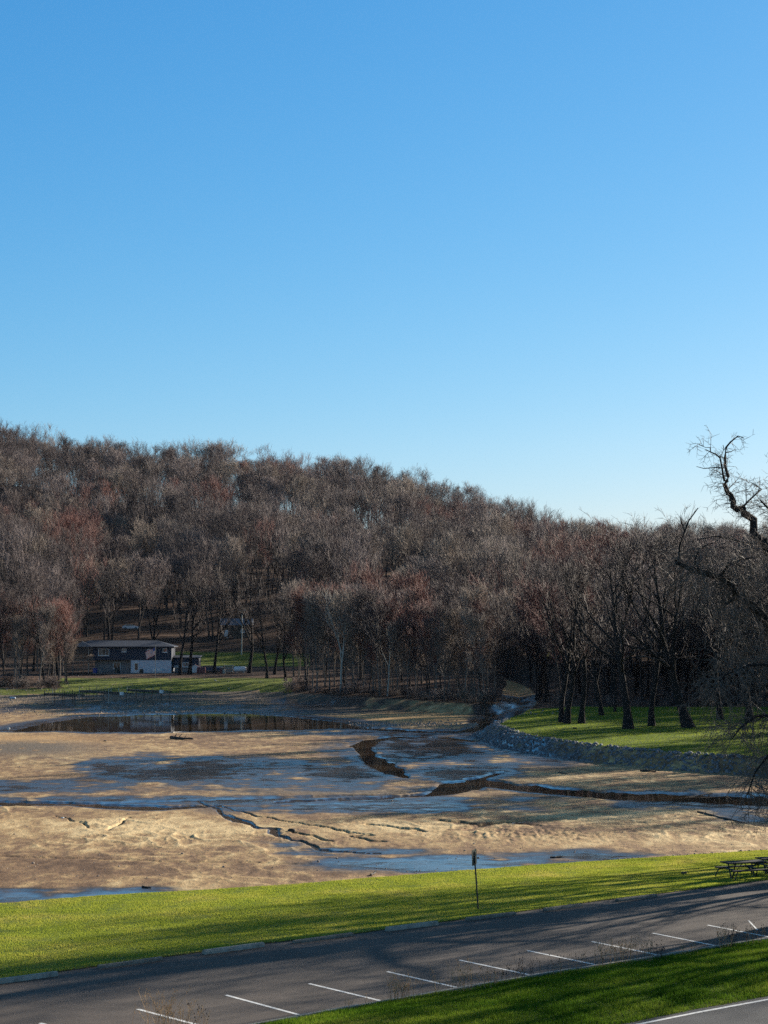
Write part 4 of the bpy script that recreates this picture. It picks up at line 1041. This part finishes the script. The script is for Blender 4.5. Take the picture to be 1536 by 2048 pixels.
p = at_d(738, 535); simple_house('house', (p[0], p[1], p[2]), .05, 15, 8, 5.4, M_simple('dim_grey_siding', (.07, .07, .075), .8), SLATE, 'dim grey house with white windows on the hillside above the middle grove', [(1.2, 2.4, 3.6, 4.9), (4.4, 5.6, 3.6, 4.9), (8.8, 10, 3.6, 4.9), (12, 13.2, 3.6, 4.9), (1.2, 2.4, 1.0, 2.2), (4.4, 5.6, 1.0, 2.2), (9, 10.2, 1.0, 2.2)], 6.8)
p = at_d(782, 480); simple_house('house', (p[0], p[1], p[2]), -.05, 9, 6, 2.9, GREYW, SLATE, 'low house with white porch columns below the dim grey hillside house', [(1.2, 2.4, 1.0, 2.0)], 4.2, 4)
def car(px, Y, rz, m, label, dz=0):
    p = at_d(px, Y); e = empty('car', (p[0], p[1], p[2]+dz), rz)
    pr = [(-2.2, .35), (2.15, .35), (2.25, .7), (2.1, .95), (1.2, 1.02), (.6, 1.42), (-1.2, 1.45), (-1.9, 1.05), (-2.25, .95)]
    MB().prism(pr, 'y', -.87, .87).build('body', m, e)
    MB().prism([(-1.6, 1.08), (1.0, 1.08), (.55, 1.38), (-1.15, 1.40)], 'y', -.885, .885).build('side_windows', GLASS, e)
    for sx in (-1, 1): MB().box(sx*2.2-.05 if sx > 0 else -2.3, sx*2.2+.06 if sx > 0 else -2.2, -.7, -.45, .68, .82).box(sx*2.2-.05 if sx > 0 else -2.3, sx*2.2+.06 if sx > 0 else -2.2, .45, .7, .68, .82).build('lights', WHITE if sx > 0 else REDC, e)
    for sx in (-1.4, 1.4):
        for sy in (-.9, .9): w = MB().tube([(sx, sy-.1, .33), (sx, sy+.1, .33)], .33, 16).build('wheel', DKMET, e); MB().tube([(sx, sy-.105, .33), (sx, sy+.105, .33)], .17, 10).build('rim', GREYMET, w)
    tag(e, label, 'car')
car(262, 500, .15, TANKW, 'white car seen between trunks on the slope above the blue house', .5)
car(421, 396, .1, DKB, 'dark blue car parked between the shed and the lumber rack')
# yard clutter right of the house
def clutter():
    p = at_d(392, 394); e = empty('tent', p)
    MB().add([(-1.2, -1, 0), (1.2, -1, 0), (1.2, 1, 0), (-1.2, 1, 0), (-1.1, -1, 1.1), (0, -1, 1.75), (1.1, -1, 1.1), (-1.1, 1, 1.1), (0, 1, 1.75), (1.1, 1, 1.1)], [(3, 2, 1, 0), (0, 1, 6, 5, 4), (3, 7, 8, 9, 2), (0, 4, 7, 3), (1, 2, 9, 6)]).build('tent_wall', WHITE, e)
    MB().add([(-1.3, -1.15, 1.06), (0, -1.15, 1.82), (1.3, -1.15, 1.06), (-1.3, 1.1, 1.06), (0, 1.1, 1.82), (1.3, 1.1, 1.06), (-1.3, -1.15, 1.0), (0, -1.15, 1.77), (1.3, -1.15, 1.0), (-1.3, 1.1, 1.0), (0, 1.1, 1.77), (1.3, 1.1, 1.0)], [(0, 1, 4, 3), (1, 2, 5, 4), (9, 10, 7, 6), (10, 11, 8, 7), (0, 6, 7, 1), (1, 7, 8, 2), (3, 4, 10, 9), (4, 5, 11, 10), (0, 3, 9, 6), (2, 8, 11, 5)]).build('tent_roof', PINKC, e)
    tag(e, 'small tent with faded pink top standing right of the navy shed', 'tent')
    p = at_d(404, 392); o = MB().prism([(-.6, 0), (.6, 0), (.6, .9), (.3, 1.25), (-.5, 1.2), (-.6, .8)], 'x', -.9, .9).build('cart', MAROON); o.location = p; tag(o, 'maroon covered cart beside the faded pink tent', 'cart')
    p = at_d(438, 392); e = empty('stall', p); MB().box(-1, 1, -.7, .7, 1.3, 1.4).build('top', WHITE, e)
    for a in (-.9, .9):
        for b in (-.6, .6): MB().box(a-.05, a+.05, b-.05, b+.05, 0, 1.3).build('leg', WOOD, e)
    tag(e, 'white-topped open work stand left of the lumber rack', 'work stand')
    for i, (px, m, lb) in enumerate([(444, MAROON, 'rusty red drum in front of the white-topped work stand'), (449, WOODP, 'pale drum between the work stand and the lumber rack'), (428, DKMET, 'black drum at the tail of the dark blue car')]):
        p = at_d(px, 391); o = MB().tube([(0, 0, 0), (0, 0, .85)], .32, 12).build('barrel', m); o.location = p; tag(o, lb, 'barrel')
    p = at_d(458, 393); e = empty('lumber_rack', p)
    for a in (-.9, .9): MB().box(a-.06, a+.06, -.5, .5, 0, 1.75).build('upright', WOOD, e)
    for i in range(5): MB().box(-1.1+.05*i, 1.1+.04*i, -.62, -.502, .25+i*.33, .37+i*.33).build('board', WOODP, e)
    tag(e, 'rack of pale boards left of the white tank', 'rack')
    p = at_d(481, 392); e = empty('tank', p)
    MB().tube([(-1.35, 0, .85), (-1.28, 0, .85), (-1.1, 0, .85), (1.1, 0, .85), (1.28, 0, .85), (1.35, 0, .85)], [.15, .42, .56, .56, .42, .15], 20).build('tank_body', TANKW, e, smooth=True)
    for a in (-.8, .8): MB().box(a-.1, a+.1, -.5, .5, 0, .42).build('saddle', GREYW, e)
    MB().tube([(0, 0, 1.4), (0, 0, 1.55)], .14, 10).build('valve_cover', GREYMET, e)
    tag(e, 'white horizontal tank on saddles right of the lumber rack', 'tank')
clutter()
# utility pole
p = at_d(484, 466); e = empty('utility_pole', p); MB().tube([(0, 0, -.3), (.08, 0, 6), (.1, 0, 12.2)], [.17, .14, .11], 10).build('pole', WOODP, e); MB().box(-.75, .95, -.06, .06, 11.2, 11.33).build('crossarm', WOOD, e)
for a in (-.6, .25, .8): MB().tube([(a, 0, 11.34), (a, 0, 11.52)], .05, 8).build('insulator', WHITE, e)
tag(e, 'tall pale utility pole on the sunlit lawn right of the blue house', 'utility pole')
p = at_d(697, 470)
# docks
def dock(p0, p1, z0, z1, label, w=1.5, end=False, pale=False):
    A = Vector(at(*p0, z0)); B = Vector(at(*p1, z1)); d = B-A; L = d.length; e = empty('dock', A, math.atan2(d.y, d.x)); sl = (B.z-A.z)/L
    n = int(L/.3); mb = MB()
    for i in range(n): x = i*.3; mb.box(x, x+.27, -w/2, w/2, .1+sl*x, .15+sl*x)
    mb.build('decking', WOODP if pale else WOOD, e)
    MB().box(0, L, -w/2-.05, -w/2-.005, -.22, .17).box(0, L, w/2+.005, w/2+.05, -.08, .17).build('side_beam', BLKWOOD, e)
    k = 0
    while k*2.9 < L:
        for s in (-1, 1):
            x = min(k*2.9+.3, L-.1); gw = gz(A.x+d.x*x/L, A.y+d.y*x/L)-A.z; top = rnd.choice([.9, .8, .25, .6])
            MB().tube([(x, s*(w/2+.12), gw-.2), (x, s*(w/2+.12), top)], .05, 8).build('post', rnd.choice([WOODP, WOOD, BLKWOOD, BLKWOOD]), e)
        k += 1
    if end: MB().box(L-.5, L+.15, -w/2-.5, -w/2-.06, -.2, .35).build('bumper', WHITE, e)
    tag(e, label, 'dock')
dock((95, 1388), (162, 1392), -.15, -.25, 'bare wooden dock on posts, leftmost along the far shore', 1.5)
dock((167, 1382), (256, 1390), 0.05, -.15, 'long wooden dock on posts with white bumper, in the middle of three', 1.7, True, False)
dock((262, 1380), (335, 1385), 0.15, 0.05, 'dark-posted dock with white bumper, rightmost along the far shore', 1.7, True)
def lying(name, pa, pb, z, th, m, label, cat, hgt=None):
    A = Vector(at(*pa, z)); B = Vector(at(*pb, z)); A.z = gz(A.x, A.y); B.z = gz(B.x, B.y); d = B-A
    r = random.Random(int(pa[0])); n = 7; pts = [A+d*i/(n-1)+Vector((r.uniform(-.3, .3)*th*2, r.uniform(-.5, .5)*th*2, th*.5+r.uniform(0, .3)*th)) for i in range(n)]
    rs = [th*(1-.6*i/(n-1))*r.uniform(.85, 1.15) for i in range(n)]; c = pts[0].copy(); mb = MB(); mb.tube([p-c for p in pts], rs, 9)
    for _ in range(3):
        i = r.randint(1, n-2); q = pts[i]-c; mb.tube([q, q+Vector((r.uniform(-.4, .4), r.uniform(-.3, .3), r.uniform(.15, .5)))*th*5], [rs[i]*.45, rs[i]*.15], 6)
    o = mb.build(name, m); o.location = c; return tag(o, label, cat)
lying('log', (343, 1477), (385, 1480), MZ, .24, BLKWOOD, 'dark driftwood log on the mud just below the pond', 'log')
lying('branch', (345, 1466), (372, 1462), MZ, .08, BARK_PALE, 'bleached white branch lying at the near edge of the pond', 'branch')
lying('log', (1282, 1543), (1312, 1544), MZ, .14, BLKWOOD, 'dark log on the sand below the stone bank', 'log')
lying('branch', (1118, 1546), (1134, 1549), MZ, .07, BLKWOOD, 'short dark stick on the mud left of the dark log', 'branch')
lying('branch', (1100, 1716), (1128, 1715), MZ, .07, BLKWOOD, 'dark stick at the right end of the bright near puddle', 'branch')
lying('branch', (742, 1752), (756, 1742), MZ, .06, BLKWOOD, 'thin stick on the mud just beyond the grass, left of the sign', 'branch')
lying('branch', (1395, 1625), (1490, 1648), MZ, .09, BLKWOOD, 'long dead branch on the sand below the drooping twigs', 'branch')
lying('board', (430, 1379), (460, 1383), -.9, .10, WOODP, 'pale board lying on the bank right of the docks', 'board')
lying('branch', (285, 1775), (302, 1777), MZ, .06, BLKWOOD, 'dark stick at the edge of the bottom left wet mud', 'branch')
lying('branch', (1350, 1594), (1425, 1588), MZ, .10, BLKWOOD, 'dark snag lying in the brown stream under the drooping twigs', 'branch')
def lump(px, py, z, s, m, name, label, cat, h=.8, seed=1):
    V, F = rock_proto(np.random.default_rng(seed), 2); V = V*np.array([s, s*.8, s*h]); x, y, _ = at(px, py, z); o = link(name, np_mesh(name, V, F), m); o.location = (x, y, gz(x, y)+s*.3); return tag(o, label, cat)
lump(583, 1662, MZ, .34, BLKWOOD, 'stump', 'black broken stump beside the forked muddy rill', 'stump', 1.3, 3)
lump(1368, 1753, -.3, .16, STONED, 'rock', 'dark rock alone on the grass left of the picnic tables', 'rock', .7, 4)
lump(125, 1637, MZ, .14, WHITE, 'plastic_bag', 'crumpled white bag on the sandy flat at left', 'litter', .7, 5)
lump(210, 1484, MZ, .25, STONED, 'rock', 'dark rock on the mud left of the driftwood log', 'rock', .5, 6)
lump(17, 1458, MZ, .25, WHITE, 'plastic_bag', 'small white scrap at the far left end of the pond', 'litter', .6, 7)
lump(1150, 1486, MZ, .3, STONED, 'rock', 'dark rock at the foot of the stone bank', 'rock', .6, 8)
lump(860, 1474, MZ, .22, WHITE, 'rock', 'small pale rock where the stream loop begins', 'rock', .8, 9)
lump(452, 1787, MZ, .12, STONED, 'rock', 'small dark rock at the mud edge above the left grass', 'rock', .7, 10)
lump(25, 1404, -1.9, .7, M_simple('pale_blue_tarp', (.45, .55, .65), .5, .3, 3), 'tarp', 'crumpled pale blue tarp on the bank at the far left', 'tarp', .5, 12)
# sign, seen from behind and nearly edge-on
b = Vector(at(957, 1817, 0)); b.z = gz(b.x, b.y); e = empty('sign', b, 0); top = Vector((-.17, .10, 2.33))
MB().tube([(0, 0, -.2), top*.5, top], .032, 8).build('post', DKMET, e)
def panel():
    mb = MB(); w, h, c = .26, .32, .06; pr = []
    for cx, cz, a0 in ((w-c, h-c, 0), (-w+c, h-c, 90), (-w+c, -h+c, 180), (w-c, -h+c, 270)):
        for k in range(4): a = R(a0+k*30); pr.append((cx+c*math.cos(a), cz+c*math.sin(a)))
    mb.prism(pr, 'y', -.006, .006); return mb
o = panel().build('panel', M_simple('sign_back', (.10, .12, .10), .5, .2, 6, metal=.3), e); o.location = top*.895+Vector((-.01, .045, 0)); o.rotation_euler = (0, R(-4), R(66))
for k in (-.2, .2): MB().tube([top*.895+Vector((-.03, .03, k)), top*.895+Vector((.02, .06, k))], .012, 6).build('bolt', GREYMET, e)
tag(e, 'small dark sign on a thin leaning post at the far edge of the lot', 'sign')
# picnic tables
PWOOD = M_simple('dark_table_wood', (.022, .022, .02), .85, .3, 6, bump=.4)
def picnic(loc, rz, label):
    e = empty('picnic_table', loc, rz); L = 1.02
    mb = MB()
    for i in range(5): y = -.37+i*.15; mb.box(-L, L, y, y+.14, .71, .765, .008)
    mb.build('table_top', PWOOD, e)
    for s in (-1, 1):
        mb = MB()
        for i in range(2): y = s*.72+(-.14+i*.145); mb.box(-L, L, y, y+.135, .41, .465, .008)
        mb.build('bench', PWOOD, e)
    for x in (-.62, .62):
        mb = MB(); r = .036
        mb.tube([(x, -.34, .72), (x, -.05, .0), (x, .05, .0), (x, .34, .72)], r, 8); mb.tube([(x, -.36, .70), (x, .36, .70)], r, 8); mb.tube([(x, -.82, .41), (x, .82, .41)], r, 8)
        mb.build('end_frame', DKMET, e)
        mb = MB()
        for s in (-1, 1):
            pts = [(x, s*.62, .41)]+[(x-.0, s*(.86+.10*math.sin(a)), .38*math.cos(a*.98)+.0) for a in [k*math.pi/2/6 for k in range(1, 7)]]
            pts = [(x-.35*(i/6)**.5*(-1 if x > 0 else 1), p_[1]-s*.1, p_[2]) for i, p_ in enumerate(pts)]
            mb.tube(pts, .03, 8)
        mb.build('bench_leg', DKMET, e)
    MB().tube([(-.60, 0, .12), (-.02, 0, .70)], .018, 8).tube([(.60, 0, .12), (.02, 0, .70)], .018, 8).build('brace', DKMET, e)
    tag(e, label, 'picnic table', 'picnic tables by the lot')
p = Vector(at(1487, 1758, -.1)); p.z = gz(p.x, p.y)-.01; picnic(p, R(20), 'dark picnic table fully in view by the lot at the right edge')
q = p+Vector((1.9, 1.35, 0)); q.z = gz(q.x, q.y)-.01; picnic(q, R(16), 'dark picnic table cut off by the right edge of the photo')
# dry weeds along the kerb
DRY = M_blade('dry_weed', [(.35, (.42, .32, .2)), (.6, (.6, .48, .32))]); DRYD = M_simple('dark_seed_heads', (.07, .045, .035), .9)
def weed(px, py, h, n, dark, label):
    b = Vector(at(px, py, .1)); b.z = gz(b.x, b.y)-.02; r = random.Random(int(px*3)); st = []; hd = []
    for _ in range(n):
        a = r.uniform(0, 6.28); l = r.uniform(.1, .45); hh = h*r.uniform(.6, 1.1); p0 = np.array([r.gauss(0, .26), r.gauss(0, .12), 0])
        pts = [p0, p0+np.array([math.cos(a)*l*.25*hh, math.sin(a)*l*.25*hh, hh*.5]), p0+np.array([math.cos(a)*l*hh, math.sin(a)*l*hh, hh])]; st.append((pts, [.007, .005, .003]))
        for _ in range(3 if dark else 6):
            t = r.uniform(.5, 1); q = pts[1]*(1-(t-.5)*2)+pts[2]*(t-.5)*2; q2 = q+np.array([r.gauss(0, .05), r.gauss(0, .05), r.uniform(.03, .12)]); st.append(([q, q2], [.003, .002]))
            if r.random() < .6: hd.append(([q2, q2+np.array([0, 0, .012]), q2+np.array([0, 0, .03]), q2+np.array([.005, 0, .045])], [.004, .016, .016, .004] if dark else [.003, .009, .008, .002]))
    V1, F1 = tube_arrays([c for c in st], 3); V2, F2 = tube_arrays(hd, 5) if hd else (np.zeros((0, 3)), np.zeros((0, 4), int))
    me = np_mesh('dry_weed', np.concatenate([V1, V2]), np.concatenate([F1, F2+len(V1)]).astype(int)); e = link('dry_weed', me, [DRYD if dark == 2 else DRY, DRYD if dark else DRY]); e.location = b
    mi = np.zeros(len(F1)+len(F2), np.int32); mi[len(F1):] = 1; me.polygons.foreach_set('material_index', mi)
    tag(e, label, 'weed', 'dry weeds along the near kerb')
ws = [(318, 2062, 1.3, 26, 0), (352, 2068, 1.1, 24, 0), (388, 2062, .9, 16, 1), (800, 2004, .85, 22, 0), (815, 2002, .6, 12, 0), (868, 1996, .6, 6, 0), (925, 1987, .95, 26, 0), (952, 1983, .6, 9, 0), (1000, 1972, .6, 12, 1), (1045, 1962, .75, 16, 2), (1032, 1965, .5, 10, 1), (1150, 1948, .7, 9, 1), (1195, 1942, .7, 8, 1), (1222, 1936, .85, 14, 0), (1240, 1933, 1.0, 22, 0), (1262, 1930, .8, 12, 0), (1290, 1926, .8, 12, 0), (1310, 1922, .6, 20, 2), (1375, 1914, .35, 10, 0), (1448, 1903, .75, 14, 0), (1466, 1898, .8, 16, 2), (1480, 1897, .6, 14, 2), (1515, 1892, .7, 12, 1), (1100, 1955, .6, 8, 1), (705, 2018, .4, 6, 0)]
ws.sort()
for i, w_ in enumerate(ws): weed(*w_, f'{["pale straw-coloured", "dark-headed thin", "dark brown"][w_[4]]} dry weed, {ords(i+1)} from the left along the near kerb')


# ------------------------------------------------------------------ air
hzm = bpy.data.materials.new('air'); hzm.use_nodes = True; hn = hzm.node_tree; hn.nodes.clear()
ho = hn.nodes.new('ShaderNodeOutputMaterial'); hv = hn.nodes.new('ShaderNodeVolumePrincipled'); hv.inputs['Density'].default_value = .000015; hv.inputs['Color'].default_value = (.72, .82, 1, 1); hv.inputs['Anisotropy'].default_value = 0
hn.links.new(hv.outputs[0], ho.inputs['Volume'])
tag(MB().box(-6500, 6500, -60, 3400, -12, 130).build('haze', hzm), None, None, kind='stuff')
# ------------------------------------------------------------------ light
AZ, EL = R(49), R(18)
sd = Vector((math.sin(AZ)*math.cos(EL), math.cos(AZ)*math.cos(EL), math.sin(EL)))
sun = bpy.data.lights.new('sun', 'SUN'); sun.energy = 5; sun.angle = R(.5); sun.color = (1, .90, .76)
so = bpy.data.objects.new('sun', sun); COL.objects.link(so); so.rotation_euler = (-sd).to_track_quat('-Z', 'Y').to_euler(); so.location = sd*200
W = bpy.data.worlds.new('World'); S.world = W; W.use_nodes = True; wn = W.node_tree; bg = wn.nodes['Background']
sky = wn.nodes.new('ShaderNodeTexSky'); sky.sky_type = 'NISHITA'; sky.sun_disc = False; sky.sun_elevation = EL; sky.sun_rotation = AZ
sky.altitude = 100; sky.air_density = 1.0; sky.dust_density = .35; sky.ozone_density = 1.6
hs = wn.nodes.new('ShaderNodeHueSaturation'); hs.inputs['Saturation'].default_value = 1.22; hs.inputs['Value'].default_value = 1
wn.links.new(sky.outputs[0], hs.inputs['Color']); WN = NT(wn); sc_ = WN.n('ShaderNodeSeparateColor'); cc_ = WN.n('ShaderNodeCombineColor'); WN.l(hs.outputs[0], sc_.inputs[0])
for i, (ga, g) in enumerate(((.469, 1.23), (1.249, .79), (2.394, .577))): WN.l(WN.math('MULTIPLY', WN.math('POWER', sc_.outputs[i], g), ga), cc_.inputs[i])
tcw = WN.n('ShaderNodeTexCoord'); sx_ = WN.n('ShaderNodeSeparateXYZ'); WN.l(tcw.outputs['Generated'], sx_.inputs[0])
up_f = WN.rampf(sx_.outputs[2], [(.38, 0), (.7, 1)])
neut = WN.mix(1., hs.outputs[0], (.95, .74, .55), 'MULTIPLY')
WN.l(WN.mix(up_f, cc_.outputs[0], neut), bg.inputs['Color']); bg.inputs['Strength'].default_value = .065
S.view_settings.view_transform = 'Standard'; S.view_settings.look = 'None'; S.view_settings.exposure = 1.0; S.view_settings.gamma = 1
S.render.engine = 'CYCLES'; S.cycles.max_bounces = 5; S.cycles.diffuse_bounces = 3; S.cycles.glossy_bounces = 3; S.cycles.transparent_max_bounces = 8; S.cycles.caustics_reflective = False; S.cycles.use_denoising = S.cycles.samples < 0
